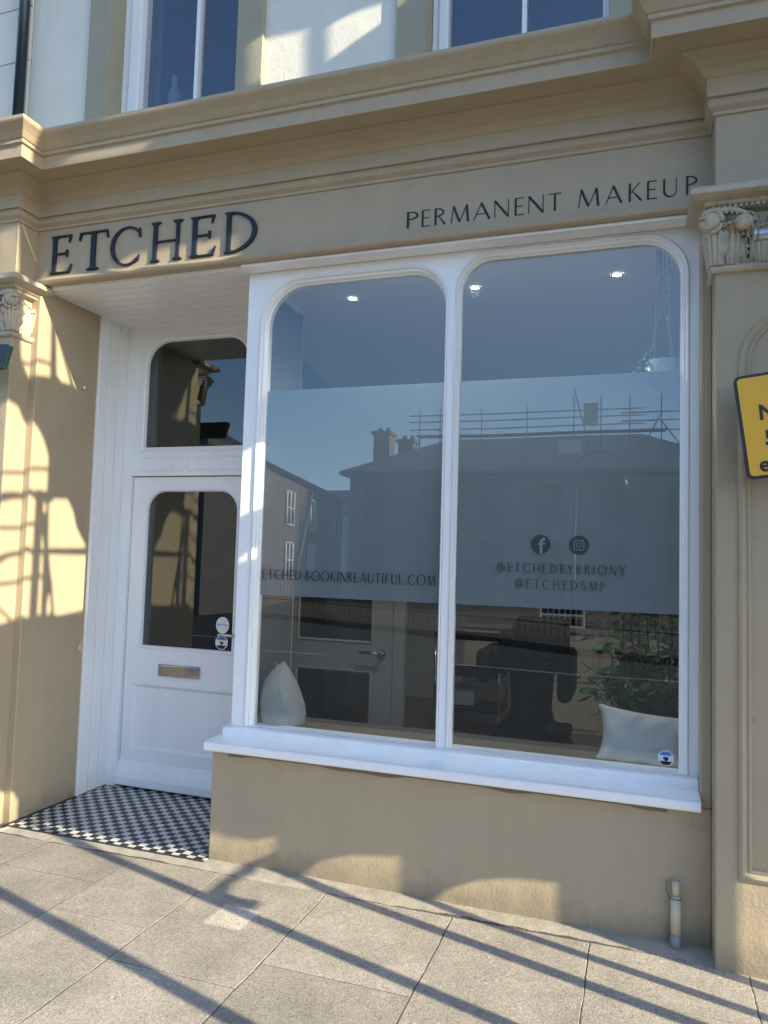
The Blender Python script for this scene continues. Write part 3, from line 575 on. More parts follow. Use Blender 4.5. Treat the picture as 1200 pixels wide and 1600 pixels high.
# raised ETCHED letters with bracketed serifs
def serif(cx, z, up, w=0.13): s_ = 1 if up else -1; return [([(cx-w, z), (cx+w, z)], 0.035), ([(cx-w*0.75, z+s_*0.022), (cx+w*0.75, z+s_*0.022)], 0.035)]
SR = {
 'E': serif(0.065, 0.0175, 1, 0.12)+serif(0.065, 0.9825, 0, 0.12)+[([(0.54, 1.0), (0.50, 0.80)], [0.06, 0.02]), ([(0.44, 0.61), (0.44, 0.43)], [0.05, 0.05]), ([(0.52, 0.01), (0.60, 0.22)], [0.07, 0.02])],
 'T': serif(0.32, 0.0175, 1, 0.14)+[([(0.01, 1.0), (-0.03, 0.80)], [0.06, 0.02]), ([(0.63, 1.0), (0.67, 0.80)], [0.06, 0.02])],
 'C': [([(0.85, 0.93), (0.86, 0.70)], [0.03, 0.05]), ([(0.86, 0.24), (0.80, 0.10)], [0.02, 0.05])],
 'H': serif(0.065, 0.0175, 1)+serif(0.065, 0.9825, 0)+serif(0.72, 0.0175, 1)+serif(0.72, 0.9825, 0),
 'D': serif(0.065, 0.0175, 1, 0.11)+serif(0.065, 0.9825, 0, 0.11),
}
SIGN = bpy.data.objects.new('fascia_lettering', None); COL.objects.link(SIGN); SIGN.parent = B; SIGN.location = -world_loc(B)
SIGN['label'] = 'navy raised serif letters on the tan fascia'
HB = 0.218; ZB = 3.061
for c, (a, b) in zip('ETCHED', ((-3.160, -3.025), (-2.968, -2.792), (-2.760, -2.560), (-2.485, -2.315), (-2.240, -2.100), (-2.035, -1.850))):
    g = MB(); full = {'E': 0.60, 'T': 0.64, 'C': 0.92, 'H': 0.80, 'D': 0.80}[c]
    letter(g, c, a, ZB, HB, -0.012, 0.001, 0.108, 0.036, sx=(b-a)/HB/full, extra=SR[c]); g.build('letter', M_navy, SIGN, merge=False)
HS = 0.080
for c, (a, b) in zip('PERMANENTMAKEUP', ((-1.055, -0.999), (-0.981, -0.938), (-0.918, -0.864), (-0.841, -0.753), (-0.731, -0.657), (-0.634, -0.568), (-0.541, -0.497), (-0.479, -0.412), (-0.39, -0.334), (-0.262, -0.171), (-0.144, -0.078), (-0.048, 0.005), (0.027, 0.069), (0.092, 0.149), (0.183, 0.226))):
    g = MB(); letter(g, c, a, 3.080, HS, -0.003, 0.001, 0.105, 0.036, sx=(b-a)/HS/WID[c]); g.build('letter', M_navy, SIGN, merge=False)
# vinyl text on the glass
M_vtext = mat('dark window vinyl', (0.01, 0.014, 0.018), 0.5)
g = MB(); y0, y1 = 0.1350, 0.1372
text_line(g, 'ETCHED.BOOKINBEAUTIFUL.COM', -1.824, -0.909, 1.384, 0.049, y0, y1, 0.115, 0.05); g.build('web_address_lettering', M_vtext, WIN, merge=False)
g = MB(); text_line(g, '@ETCHEDBYBRIONY', -0.615, -0.051, 1.461, 0.042, y0, y1, 0.115, 0.05); g.build('handle_lettering', M_vtext, WIN, merge=False)
g = MB(); text_line(g, '@ETCHEDSMP', -0.529, -0.136, 1.389, 0.042, y0, y1, 0.10, 0.05); g.build('handle_lettering', M_vtext, WIN, merge=False)
# two round icons
def circ(cx, cz, r, n=28, a0=0): return [(cx+r*math.cos(2*math.pi*i/n+a0), cz+r*math.sin(2*math.pi*i/n+a0)) for i in range(n)]
M_icon = mat('dark green icon vinyl', (0.02, 0.035, 0.035), 0.5); M_icl = mat('grey icon line', (0.16, 0.20, 0.22), 0.5)
g = MB(); cx, cz = -0.418, 1.590
g.prism(circ(cx, cz, 0.043), y0, y1, 'y'); 
for pts, w in (([(0.0, -0.040), (0.0, 0.012), (0.004, 0.022), (0.018, 0.025)], 0.013), ([(-0.013, 0.003), (0.017, 0.003)], 0.009)):
    g.prism([(cx+0.002+p[0], cz+p[1]) for p in stroke(pts, w)], y0-0.0012-w*0.01, y0-0.0002, 'y', mi=1)
g.build('round_icon', [M_icon, M_icl], WIN, merge=False)
g = MB(); cx = -0.249; g.prism(circ(cx, cz, 0.043), y0, y1, 'y')
def ringp(loop, r0, r1): g.ring(loop, [(-r0, y0-0.0002), (-r0, y0-0.0012), (r1, y0-0.0012), (r1, y0-0.0002)], mi=1)
ringp(rrect(cx-0.021, cx+0.021, cz-0.021, cz+0.021, 0.006, 0.006, n=4), 0.0018, 0.0018); ringp(circ(cx, cz, 0.010), 0.0016, 0.0016); g.prism(circ(cx+0.0125, cz+0.0125, 0.0026, 8), y0-0.0012, y0-0.0002, 'y', mi=1)
g.build('round_icon', [M_icon, M_icl], WIN, merge=False)
octo_sticker(0.118, 0.696, 0.1370, 0.031, WIN)
g = MB(); dr = random.Random(4); top = []; bot = []
for i in range(120):
    x = -1.90+i*2.02/119; top.append((x, 0.5495)); s_ = math.sin(x*9.3)+0.6*math.sin(x*23+1)+0.4*math.sin(x*4.1); bot.append((x, 0.522-max(0.0, 0.007*s_+0.002)))
g.prism(bot+top[::-1], -0.0035, 0.001, 'y'); g.build('sealant_drips', mat('brown sealant', (0.17, 0.135, 0.10), 0.6), WIN)

# ------------------------------------------------------------------ upper storey
YU = 0.06
g = MB()
W1 = (-2.89, -2.045, 3.80, 6.2); W2 = (-1.005, -0.135, 3.80, 6.2)
g.plate([(-3.475, 3.74), (2.0, 3.74), (2.0, 6.6), (-3.475, 6.6)], [[(w[0], w[2]), (w[0], w[3]), (w[1], w[3]), (w[1], w[2])] for w in (W1, W2)], YU, 0.35)
g.build('upper_wall', M_upper, B, bevel=0.004)
g = MB()
for (xa, xb, xc, xd) in ((-3.03, None, -2.885, None), (-1.892, None, -2.05, None), (-1.15, None, -1.0, None), (0.006, None, -0.14, None)):
    lo, hi = sorted((xa, xc)); g.box(lo, hi, YU-0.028, YU+0.14, 3.79, 6.4)
    if xb is not None: g.box(min(xa, xb)-0.0, max(xa, xb), YU-0.040, YU-0.0281, 3.79, 6.4)
for (a, b) in ((-3.10, -1.80), (-1.26, 0.13)): g.box(a, b, YU-0.055, YU+0.12, 3.72, 3.835)
g.build('window_surround', M_grey, B, bevel=0.004)
def upwin(x0, x1, wl, wr, muls):
    g = MB(); y = 0.16
    g.box(x0, x0+wl, y, y+0.09, 3.76, 6.2); g.box(x1-wr, x1, y, y+0.09, 3.76, 6.2); g.box(x0+wl, x1-wr, y+0.001, y+0.088, 3.76, 3.86)
    g.box(x0+wl*0.45, x0+wl, y-0.014, y, 3.76, 6.2)
    o = g.build('sash_window', M_white, B, bevel=0.003)
    m = MB()
    for x in muls: m.box(x-0.011, x+0.011, y+0.012, y+0.06, 3.8601, 6.2)
    m.build('glazing_bar', M_white, o)
    p = MB(); p.box(x0+wl*0.9, x1-wr*0.9, y+0.040, y+0.045, 3.80, 6.2); p.build('glass_pane', M_upglass, o)
    return o
upwin(-2.884, -2.052, 0.120, 0.02, (-2.39,)); upwin(-0.998, -0.142, 0.080, 0.03, (-0.54,))
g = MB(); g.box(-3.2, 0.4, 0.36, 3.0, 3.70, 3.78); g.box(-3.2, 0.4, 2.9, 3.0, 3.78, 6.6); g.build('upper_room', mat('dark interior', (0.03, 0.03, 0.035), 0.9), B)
g = MB(); g.tube([(-2.62, 0.30, 3.78), (-2.62, 0.30, 4.22), (-2.62, 0.30, 4.26), (-2.62, 0.30, 4.33)], [0.035, 0.035, 0.018, 0.018], 12); g.build('pale_bottle', mat('dim glass bottle', (0.12, 0.13, 0.15), 0.5), B)
g = MB(); g.grid(lambda u, v: (-2.93+0.17*u, 0.34+0.018*math.sin(u*26), 3.78+2.4*v), 40, 2); g.build('reflection_strip', mat('dark curtain', (0.06, 0.06, 0.07), 0.9), B, solid=0.004)  # dark wavy sheet standing for the jamb's reflection in the left pane
# neighbouring wall beyond the downpipe
NB = MB(); NB.box(-5.2, -3.48, YU-0.004, 0.35, 3.74, 6.6)
for i in range(8): NB.box(-5.2, -3.485, YU-0.010, YU-0.0045, 3.76+i*0.34, 3.76+i*0.34+0.33)
NB.build('painted_plank_wall', M_upper, B, bevel=0.003)
g = MB(); g.box(-5.2, -3.86, 0.0, 0.3, -0.05, 3.7); g.build('side_wall', M_wall, B)
# body of the building, out of sight
g = MB(); g.box(-5.2, 2.0, 4.3, 4.4, -0.05, 6.6); g.box(-5.2, -5.1, 0.35, 4.3, -0.05, 6.6); g.box(1.9, 2.0, 0.35, 4.3, -0.05, 6.6); g.box(-5.2, 2.0, 0.35, 4.4, 6.6, 6.7); g.box(0.86, 2.0, 0.0, 0.35, -0.05, 3.7)
g.build('outer_walls', M_brick, B)
# ------------------------------------------------------------------ shop interior
g = MB(); g.box(-2.10, 0.32, 0.186, 4.2, 3.0, 3.05); g.box(-3.2, -2.10, 0.90, 4.2, 3.0, 3.05); g.build('ceiling', M_ceil, B)
g = MB(); g.box(-1.99, 0.32, 0.301, 4.2, 0.0, 0.10); g.box(-3.2, -1.991, 0.90, 4.2, 0.0, 0.10); g.build('shop_floor', M_floor, B)
g = MB(); g.box(0.30, 0.36, 0.186, 4.2, 0.1, 3.0); g.box(-3.2, 0.36, 4.2, 4.26, 0.1, 3.0); g.box(-3.26, -3.2, 0.90, 4.2, 0.1, 3.0)
pw = MB(); pw.plate([(-1.955, 0.187), (-1.980, 0.830), (-2.39, 1.56), (-2.61, 2.85), (-2.66, 2.85), (-2.44, 1.56), (-2.05, 0.91), (-1.9855, 0.83), (-1.985, 0.187)], [], 0.1, 2.999, 'z'); g.box(-3.2, -2.051, 0.865, 0.90, 0.1, 0.4); g.box(-3.2, -2.06, 0.862, 0.90, 2.96, 3.0); g.box(-2.66, -2.60, 1.62, 4.2, 0.1, 3.0); g.build('interior_wall', M_int, B); pw.build('partition_wall', mat('wall paint darkened for shade', (0.14, 0.145, 0.17), 0.8), B)  # partition colour darkened and blued to stand for its unlit look
g = MB(); g.box(-1.95, 0.298, 0.186, 0.46, 0.60, 0.636); g.box(-1.985, 0.298, 0.44, 0.458, 0.1, 0.60); g.build('display_ledge', mat('dark ledge', (0.035, 0.033, 0.03), 0.6), B, bevel=0.004)
# inner door
g = MB(); u = rrect(-2.29, -1.74, 0.80, 1.55); l = rrect(-2.29, -1.74, 0.345, 0.72)
u = rrect(-2.285, -1.735, 0.93, 1.90)
g.plate(rrect(-2.43, -1.575, 0.11, 2.05), [u[::-1], l[::-1]], 1.58, 1.62)
g.ring(u, [(-0.012, 1.58), (-0.006, 1.572), (0.006, 1.585)]); g.ring(l, [(-0.012, 1.58), (-0.006, 1.572), (0.006, 1.585)])
idoor = g.build('inner_door', M_wood, B, bevel=0.003)
g = MB(); g.box(-2.30, -1.72, 1.598, 1.602, 0.33, 1.91); g.build('door_glass', M_glass2, idoor)
g = MB(); g.tube([(-1.655, 1.58, 0.855), (-1.655, 1.53, 0.855)], 0.012, 8); g.tube([(-1.655, 1.532, 0.855), (-1.72, 1.53, 0.866), (-1.80, 1.53, 0.862)], [0.011, 0.010, 0.008], 8); g.tube([(-1.655, 1.579, 0.855), (-1.655, 1.570, 0.855)], 0.03, 14); g.build('door_handle', M_chrome, idoor)
g = MB(); g.box(-2.60, -2.432, 1.57, 1.63, 0.1, 2.12); g.box(-1.573, -1.49, 1.57, 1.63, 0.1, 2.12); g.box(-2.432, -1.573, 1.57, 1.63, 2.052, 2.12); g.build('inner_door_frame', M_wood, B, bevel=0.003)
# downlights
lbl = ('leftmost of three round ceiling downlights, behind the left pane', 'middle round ceiling downlight at the left side of the right pane', 'right round ceiling downlight near the hanging planter')
for i, x in enumerate((-1.568, -0.852, -0.111)):
    t = thing('ceiling_downlight', (x, 0.62, 2.998), lbl[i], 'ceiling light', 'recessed ceiling downlights')
    g = MB(); lp = circ(0, 0, 0.021, 24)
    g.add([(p[0]*s, p[1]*s, z) for (s, z) in ((1.5, 0.0), (1.5, -0.003), (1.05, -0.003), (1.0, 0.0)) for p in lp], [(k*24+j, k*24+(j+1) % 24, (k+1)*24+(j+1) % 24, (k+1)*24+j) for k in range(3) for j in range(24)])
    o = g.build('trim_ring', M_chrome, None); o.parent = t
    g = MB(); g.add([(p[0], p[1], -0.001) for p in lp]+[(p[0], p[1], 0.001) for p in lp], [tuple(range(24)), tuple(range(24, 48))]+[(j, (j+1) % 24, 24+(j+1) % 24, 24+j) for j in range(24)]); o = g.build('lens', M_lit, None); o.parent = t
    ld = bpy.data.lights.new('downlight', 'SPOT'); ld.energy = (5, 30, 9)[i]; ld.spot_size = math.radians((60, 155, 75)[i]); ld.spot_blend = 0.6; ld.shadow_soft_size = 0.03; ld.color = (1, 0.93, 0.82); lo = bpy.data.objects.new('downlight_lamp', ld); COL.objects.link(lo); lo.parent = t; lo.location = (0, 0, -0.02)
# pillows on the ledge
def cushion(name, c, w, h, d, yaw, pitch, roll, label, seed, sag=0.0):
    g = MB(); rnd = random.Random(seed); ph = [rnd.uniform(0, 6) for _ in range(8)]
    R = Matrix.Rotation(yaw, 3, 'Z') @ Matrix.Rotation(pitch, 3, 'X') @ Matrix.Rotation(roll, 3, 'Y')
    def side(sg):
        def fn(u, v):
            a = u*2-1; b = v*2-1; pin = 1-0.14*(1-abs(a)**2.2)*abs(b)**3-0.0; pin2 = 1-0.14*(1-abs(b)**2.2)*abs(a)**3
            e = max(0, (1-a**4)*(1-b**4))**0.42
            wr = 0.12*math.sin(a*9+b*6+ph[0])*abs(a)**2+0.16*math.sin(a*13-b*4+ph[1])*abs(b)**2+0.10*math.sin(a*23+ph[2])*abs(b)**3
            p = Vector((a*w/2*pin2, sg*(d/2)*e*(1+wr)*(1-sag*b), b*h/2*pin)); p = R @ p; return (c[0]+p.x, c[1]+p.y, max(c[2]+p.z, 0.6425))
        return fn
    g.grid(side(-1), 28, 28); g.grid(side(1), 28, 28)
    o = g.build(name, M_cush); tag(o, label, 'cushion', 'cushions on the window ledge'); return o
cushion('cushion', (0.070, 0.29, 0.725), 0.50, 0.27, 0.17, 0.04, -0.25, 0.07, 'pale grey cushion with a peaked corner, beside the leafy plant in the right pane', 3)
g = MB(); HV = [(0.0, 0.108, -1.738), (0.12, 0.116, -1.741), (0.3, 0.115, -1.751), (0.5, 0.102, -1.762), (0.68, 0.079, -1.768), (0.82, 0.053, -1.764), (0.92, 0.028, -1.757), (0.97, 0.013, -1.753), (1.0, 0.002, -1.750)]
def tear(u, v):
    k = v*(len(HV)-1); i = min(len(HV)-2, int(k)); f = k-i; h, a_, c_ = [HV[i][j]+(HV[i+1][j]-HV[i][j])*f for j in range(3)]
    t = u*2*math.pi; cs, sn = math.cos(t), math.sin(t); w = 1+0.010*math.sin(t*4+h*9)*h+0.006*math.sin(t*9+h*15)
    p = 0.85 if cs < 0 else 0.95
    return (c_+a_*w*math.copysign(abs(cs)**p, cs), 0.27+(0.045+0.62*a_)*w*math.copysign(abs(sn)**0.9, sn)*(1-h**6), 0.6425+0.312*h)
g.grid(tear, 48, 32)
o = g.build('cushion', M_cushb); tag(o, 'grey velvet cushion standing edge-on in the lower corner of the left pane', 'cushion', 'cushions on the window ledge')
g = MB(); g.tube([(-1.765+0.09*math.sin(t*0.33)*(1-t/9)**0.5, 0.27-0.052-0.058*math.sin(t*0.35), 0.645+0.308*t/9) for t in range(10)], 0.0022, 5); k_ = g.build('piping', M_cush); k_.parent = o
# treatment chair
T = thing('salon_chair', (-0.62, 1.35, 0.1), 'black padded salon chair on a broad pedestal, dark behind the right pane', 'chair')
def soft(x0, x1, y0, y1, z0, z1, name, bev):
    g = MB(); g.box(x0, x1, y0, y1, z0, z1); o = g.build(name, M_vinyl, T); q = o.modifiers.new('round', 'BEVEL'); q.width = bev; q.segments = 6
    for p in o.data.polygons: p.use_smooth = True
    return o
soft(-0.88, -0.42, 1.25, 1.75, 0.84, 0.99, 'seat', 0.06); soft(-0.70, -0.37, 1.12, 1.26, 0.92, 1.19, 'backrest', 0.065); soft(-0.79, -0.62, 1.14, 1.28, 0.94, 1.11, 'side_wing', 0.06)
soft(-0.92, -0.82, 1.15, 1.60, 0.78, 0.985, 'armrest', 0.045); soft(-0.44, -0.355, 1.15, 1.60, 0.70, 0.99, 'armrest', 0.04)
g = MB(); n = 20; prf = [(0.27, 0.10), (0.27, 0.40), (0.22, 0.47), (0.14, 0.55), (0.125, 0.62), (0.14, 0.86)]
g.add([(-0.62+r*math.cos(2*math.pi*j/n), 1.45+r*0.8*math.sin(2*math.pi*j/n), z) for (r, z) in prf for j in range(n)], [(k*n+j, k*n+(j+1) % n, (k+1)*n+(j+1) % n, (k+1)*n+j) for k in range(len(prf)-1) for j in range(n)], True); g.build('pedestal', M_vinyl, T)
g = MB(); g.box(-0.50, -0.36, 1.2, 1.36, 0.50, 0.56); g.build('footrest', M_vinyl, T, bevel=0.02)
# leafy plant
T = thing('potted_plant', (0.10, 0.62, 0.1), 'tall leafy green plant standing inside at the right edge of the window', 'plant')
g = MB(); n = 18; prf = [(0.0, 0.1), (0.10, 0.1), (0.13, 0.38), (0.12, 0.38), (0.11, 0.34), (0, 0.34)]
g.add([(0.10+r*math.cos(2*math.pi*j/n), 0.66+r*math.sin(2*math.pi*j/n), z) for (r, z) in prf for j in range(n)], [(k*n+j, k*n+(j+1) % n, (k+1)*n+(j+1) % n, (k+1)*n+j) for k in range(len(prf)-1) for j in range(n)], True); g.build('pot', M_pot, T)
rnd = random.Random(11); st = MB(); lf = MB()
def leafm(M, p, d, ln, wd):
    d = Vector(d).normalized(); u = d.cross(Vector((rnd.uniform(-1, 1), rnd.uniform(-1, 1), rnd.uniform(-0.2, 1)))).normalized(); nrm = d.cross(u); p = Vector(p); vs = []
    for t, k in ((0, 0.05), (0.25, 0.8), (0.5, 1.0), (0.75, 0.7), (1, 0.02)):
        c = p+d*ln*t+nrm*(-0.25*ln*t*t); vs += [c-u*wd/2*k, c+nrm*wd*0.08, c+u*wd/2*k]
    M.add(vs, [(i*3+j, i*3+j+1, i*3+j+4, i*3+j+3) for i in range(4) for j in range(2)], True)
for s_ in range(34):
    a = rnd.uniform(0, 6.28); top = Vector((0.06+rnd.uniform(-0.24, 0.2), 0.66+rnd.uniform(-0.20, 0.35), rnd.uniform(0.75, 1.75))); base = Vector((0.10+0.03*math.cos(a), 0.66+0.03*math.sin(a), 0.34))
    pts = [base.lerp(top, t)+Vector((0.03*math.sin(t*3+a), 0.03*math.cos(t*3+a), 0)) for t in (0, .25, .5, .75, 1)]
    st.tube(pts, [0.007, 0.006, 0.005, 0.004, 0.002], 6)
    for k in range(40):
        t = rnd.uniform(0.2, 1); i = min(3, int(t*4)); p = pts[i].lerp(pts[i+1], t*4-i); d = Vector((rnd.uniform(-1, 1), rnd.uniform(-1, 1), rnd.uniform(-0.5, 0.7))).normalized(); q = p+d*rnd.uniform(0.02, 0.09)
        st.tube([p, q], 0.0018, 4, caps=False); leafm(lf, q, d+Vector((0, 0, -0.3)), rnd.uniform(0.050, 0.080), rnd.uniform(0.026, 0.040))
st.build('stems', M_bark, T); lf.build('foliage', M_leaf, T, merge=False)
# hanging planter
T = thing('hanging_planter', (0.105, 0.30, 2.95), 'white pot of trailing greenery hung by knotted ropes in the top right of the window', 'planter')
g = MB(); n = 24; prf = [(0.0, 2.300), (0.07, 2.300), (0.076, 2.435), (0.070, 2.435), (0.066, 2.40), (0, 2.39)]; pc = (0.100, 0.26)
g.add([(pc[0]+r*math.cos(2*math.pi*j/n), pc[1]+r*math.sin(2*math.pi*j/n), z) for (r, z) in prf for j in range(n)], [(k*n+j, k*n+(j+1) % n, (k+1)*n+(j+1) % n, (k+1)*n+j) for k in range(len(prf)-1) for j in range(n)], True); g.build('pot', mat('grey glazed pot', (0.42, 0.43, 0.42), 0.4), T)
g = MB()
for k in range(4):
    a = k*math.pi/2+0.5; e = (pc[0]+0.072*math.cos(a), pc[1]+0.072*math.sin(a), 2.415); m_ = (pc[0]+0.015*math.cos(a)+(0.02 if k > 1 else -0.02), pc[1]+0.01, 2.75); g.tube([e, m_, (m_[0], m_[1], 2.998)], 0.0022, 5)
g.tube([(0.085, 0.27, 2.998), (0.085, 0.27, 2.80)], 0.006, 6); g.ball((0.085, 0.27, 2.83), (0.011, 0.011, 0.03), 6)
for k in range(9): g.ball((0.130+0.006*math.sin(k*2.2), 0.27, 2.86-k*0.028), (0.010, 0.010, 0.012), 5)
g.build('knotted_rope', M_rope, T)
g = MB()
for k in range(150):
    a = rnd.uniform(2.5, 3.9); r = rnd.uniform(0.05, 0.15); p = (pc[0]+r*math.cos(a), pc[1]+r*math.sin(a), 2.445-0.09*max(0, r-0.07)/0.08+rnd.uniform(-0.02, 0.025)); leafm(g, p, (rnd.uniform(-1, 1), rnd.uniform(-1, 1), rnd.uniform(-0.6, 0.8)), 0.022, 0.014)
g.build('foliage', mat('blue green leaf', (0.05, 0.12, 0.09), 0.5), T, merge=False)
# back counter with a rack
T = thing('back_counter', (-0.5, 3.6, 0.1), 'long drawer counter against the back wall of the shop', 'counter')
g = MB(); g.box(-1.45, 0.29, 3.2, 3.9, 0.1, 0.93); g.build('cabinet', mat('taupe cabinet', (0.5, 0.44, 0.36), 0.5), T, bevel=0.005)
g = MB(); g.box(-1.47, 0.292, 3.17, 3.9, 0.931, 0.965); g.build('worktop', M_wood, T, bevel=0.004)
for i, x in enumerate((-1.43, -0.85, -0.27)):
    for z in (0.14, 0.53): g = MB(); g.box(x, x+0.55, 3.183, 3.1995, z, z+0.36); g.build('drawer', mat('drawer front', (0.55, 0.48, 0.39), 0.5), T, bevel=0.004)
R_ = thing('bottle_rack', (-0.62, 3.4, 0.966), 'small white rack of dark bottles on the back counter', 'rack')
g = MB(); g.box(-0.80, -0.42, 3.30, 3.50, 0.966, 0.98); g.box(-0.80, -0.785, 3.30, 3.50, 0.98, 1.16); g.box(-0.435, -0.42, 3.30, 3.50, 0.98, 1.16); g.box(-0.785, -0.435, 3.30, 3.50, 1.065, 1.075); g.build('rack_frame', M_pot, R_)
for r_ in range(2):
    for k in range(7): g = MB(); x = -0.762+k*0.048; z = 0.981+r_*0.095; g.tube([(x, 3.36, z), (x, 3.36, z+0.045), (x, 3.36, z+0.055), (x, 3.36, z+0.07)], [0.017, 0.017, 0.008, 0.008], 8); g.build('bottle', M_vinyl, R_)
T = thing('trolley', (-1.2, 2.6, 0.1), 'dark two shelf trolley standing right of the inner door', 'trolley')
for z in (0.35, 0.62, 0.90): g = MB(); g.box(-1.5, -0.98, 2.4, 2.8, z, z+0.03); g.build('shelf', M_vinyl, T, bevel=0.005)
for (x, y) in ((-1.49, 2.41), (-0.99, 2.41), (-1.49, 2.79), (-0.99, 2.79)): g = MB(); g.tube([(x, y, 0.1), (x, y, 0.95)], 0.012, 8); g.build('leg', M_chrome, T)
g = MB(); g.box(-1.40, -1.20, 2.5, 2.7, 0.381, 0.52); g.build('storage_box', M_wood, T, bevel=0.006); g = MB(); g.box(-1.15, -1.03, 2.5, 2.7, 0.651, 0.74); g.build('storage_box', M_wood, T, bevel=0.006)
# ------------------------------------------------------------------ small things on the front
D = thing('drainpipe', (-3.505, 0.02, 3.75), 'dark painted downpipe on the upper wall at the far left', 'pipe')
g = MB(); g.tube([(-3.505, 0.015, 3.74), (-3.505, 0.015, 6.6)], 0.030, 14); g.build('pipe', M_dark, D)
g = MB(); g.tube([(-3.505, 0.015, 5.3), (-3.505, 0.015, 5.38)], 0.036, 14); g.box(-3.56, -3.45, 0.03, 0.058, 5.32, 5.36); g.build('collar', M_dark, D)
D = thing('waste_pipe', (0.152, -0.035, 0.0), 'cut off tan plastic pipe tied to the foot of the wall beside the right pilaster', 'pipe')
g = MB(); g.tube([(0.152, -0.036, 0.060), (0.1515, -0.035, 0.205)], 0.0195, 16); g.build('lower_sleeve', M_pipe, D)
g = MB(); g.tube([(0.1515, -0.033, 0.20), (0.1515, -0.033, 0.262)], 0.0145, 16, caps=True); g.build('upper_pipe', M_pipe, D)
g = MB(); g.tube([(0.152, -0.036, -0.01), (0.152, -0.036, 0.062)], 0.0215, 12); g.build('metal_shoe', mat('dull zinc', (0.25, 0.25, 0.25), 0.6, metal=0.3), D)
g = MB(); g.tube([(0.1515+0.0212*math.cos(a/8*math.pi), -0.035+0.0212*math.sin(a/8*math.pi), 0.198) for a in range(17)], 0.0018, 5, caps=False)
g.tube([(0.13, -0.05, 0.20), (0.118, -0.045, 0.222), (0.115, -0.03, 0.245), (0.123, -0.01, 0.25)], 0.0014, 5); g.build('wire_tie', M_iron, D)
# yellow notice board tilted against the right pilaster
D = thing('notice_board', (0.33, -0.30, 2.214), 'yellow traffic notice with black border and black letters, tilted, hung at the right pilaster', 'sign')
D.rotation_euler = (0, -math.radians(7.3), 0)
def part(g, n, m, p=D): o = g.build(n, m, None); o.parent = p; return o
g = MB(); o_ = rrect(0, 0.52, -0.387, 0.0, 0.022, 0.022, n=6); g.plate(o_, [], -0.0, 0.010); part(g, 'board', M_black)
g = MB(); g.plate(rrect(0.011, 0.509, -0.376, -0.011, 0.014, 0.014, n=6), [], -0.0030, -0.0004); part(g, 'yellow_face', M_yellow)
g = MB(); g.tube([(0.26, 0.010, -0.06), (0.26, 0.145, -0.05)], 0.012, 8); part(g, 'bracket', M_steel); g = MB(); g.tube([(0.26, 0.010, -0.32), (0.26, 0.145, -0.31)], 0.012, 8); part(g, 'bracket', M_steel)
def word(s, x, z, size, par):
    cu = bpy.data.curves.new('lettering', 'FONT'); cu.body = s; cu.size = size; cu.extrude = 0.001; cu.offset = size*0.022
    tmp = bpy.data.objects.new('lettering', cu); me = bpy.data.meshes.new_from_object(tmp); bpy.data.objects.remove(tmp)
    o = bpy.data.objects.new('lettering', me); COL.objects.link(o); me.materials.clear(); me.materials.append(M_black)
    o.parent = par; o.location = (x, -0.0042, z); o.rotation_euler = (math.pi/2, math.radians(2.0), 0); return o
word('N', 0.066, -0.172, 0.078, D); word('5', 0.074, -0.268, 0.078, D); word('e', 0.044, -0.362, 0.078, D)
for s_, sz, z in (('Book Now', 0.0165, 1.060),):
    cu = bpy.data.curves.new('sticker_text', 'FONT'); cu.body = s_; cu.size = sz; cu.align_x = 'CENTER'; cu.extrude = 0.0002
    tmp = bpy.data.objects.new('t', cu); me = bpy.data.meshes.new_from_object(tmp); bpy.data.objects.remove(tmp); o = bpy.data.objects.new('sticker_text', me); COL.objects.link(o); me.materials.clear(); me.materials.append(M_black)
    o.parent = DOOR; o.location = Vector((-2.450, 0.8150, z)); o.rotation_euler = (math.pi/2, 0, 0)
# lamp bracket stub near the right capital
D = thing('wall_lamp', (0.62, -0.28, 2.74), 'grey metal cylinder lamp on an arm beside the right capital', 'lamp')
g = MB(); g.tube([(0.402, -0.32, 2.742), (0.56, -0.32, 2.742)], 0.024, 18); g.tube([(0.398, -0.32, 2.742), (0.408, -0.32, 2.742)], 0.027, 18); g.build('lamp_tube', M_steel, D)
g = MB(); g.tube([(0.50, -0.32, 2.742), (0.50, -0.27, 2.70), (0.50, -0.14, 2.66)], 0.012, 8); g.build('arm', M_steel, D)
# dark green hanging board, corner at the left edge
D = thing('hanging_sign', (-3.40, -0.30, 2.55), 'dark green tapered hanging board whose corner shows at the left edge', 'sign')
g = MB(); g.plate([(-3.113, 2.560), (-3.150, 2.44), (-3.62, 2.44), (-3.66, 2.572), (-3.14, 2.572)], [], -0.31, -0.285); g.build('board', mat('dark green enamel', (0.004, 0.016, 0.018), 0.4), D, bevel=0.004)
g = MB(); g.tube([(-3.45, -0.30, 2.572), (-3.45, -0.30, 2.62), (-3.45, -0.14, 2.62)], 0.01, 8); g.build('bracket', M_iron, D)
g = MB(); g.ball((-3.223, 0.375, 2.50), (0.006, 0.012, 0.012), 6); g.tube([(-3.236, 0.375, 2.50), (-3.218, 0.378, 2.492)], 0.004, 6); tag(g.build('wall_plug', M_stick), 'small white plug stuck high on the tan reveal wall', 'wall plug')
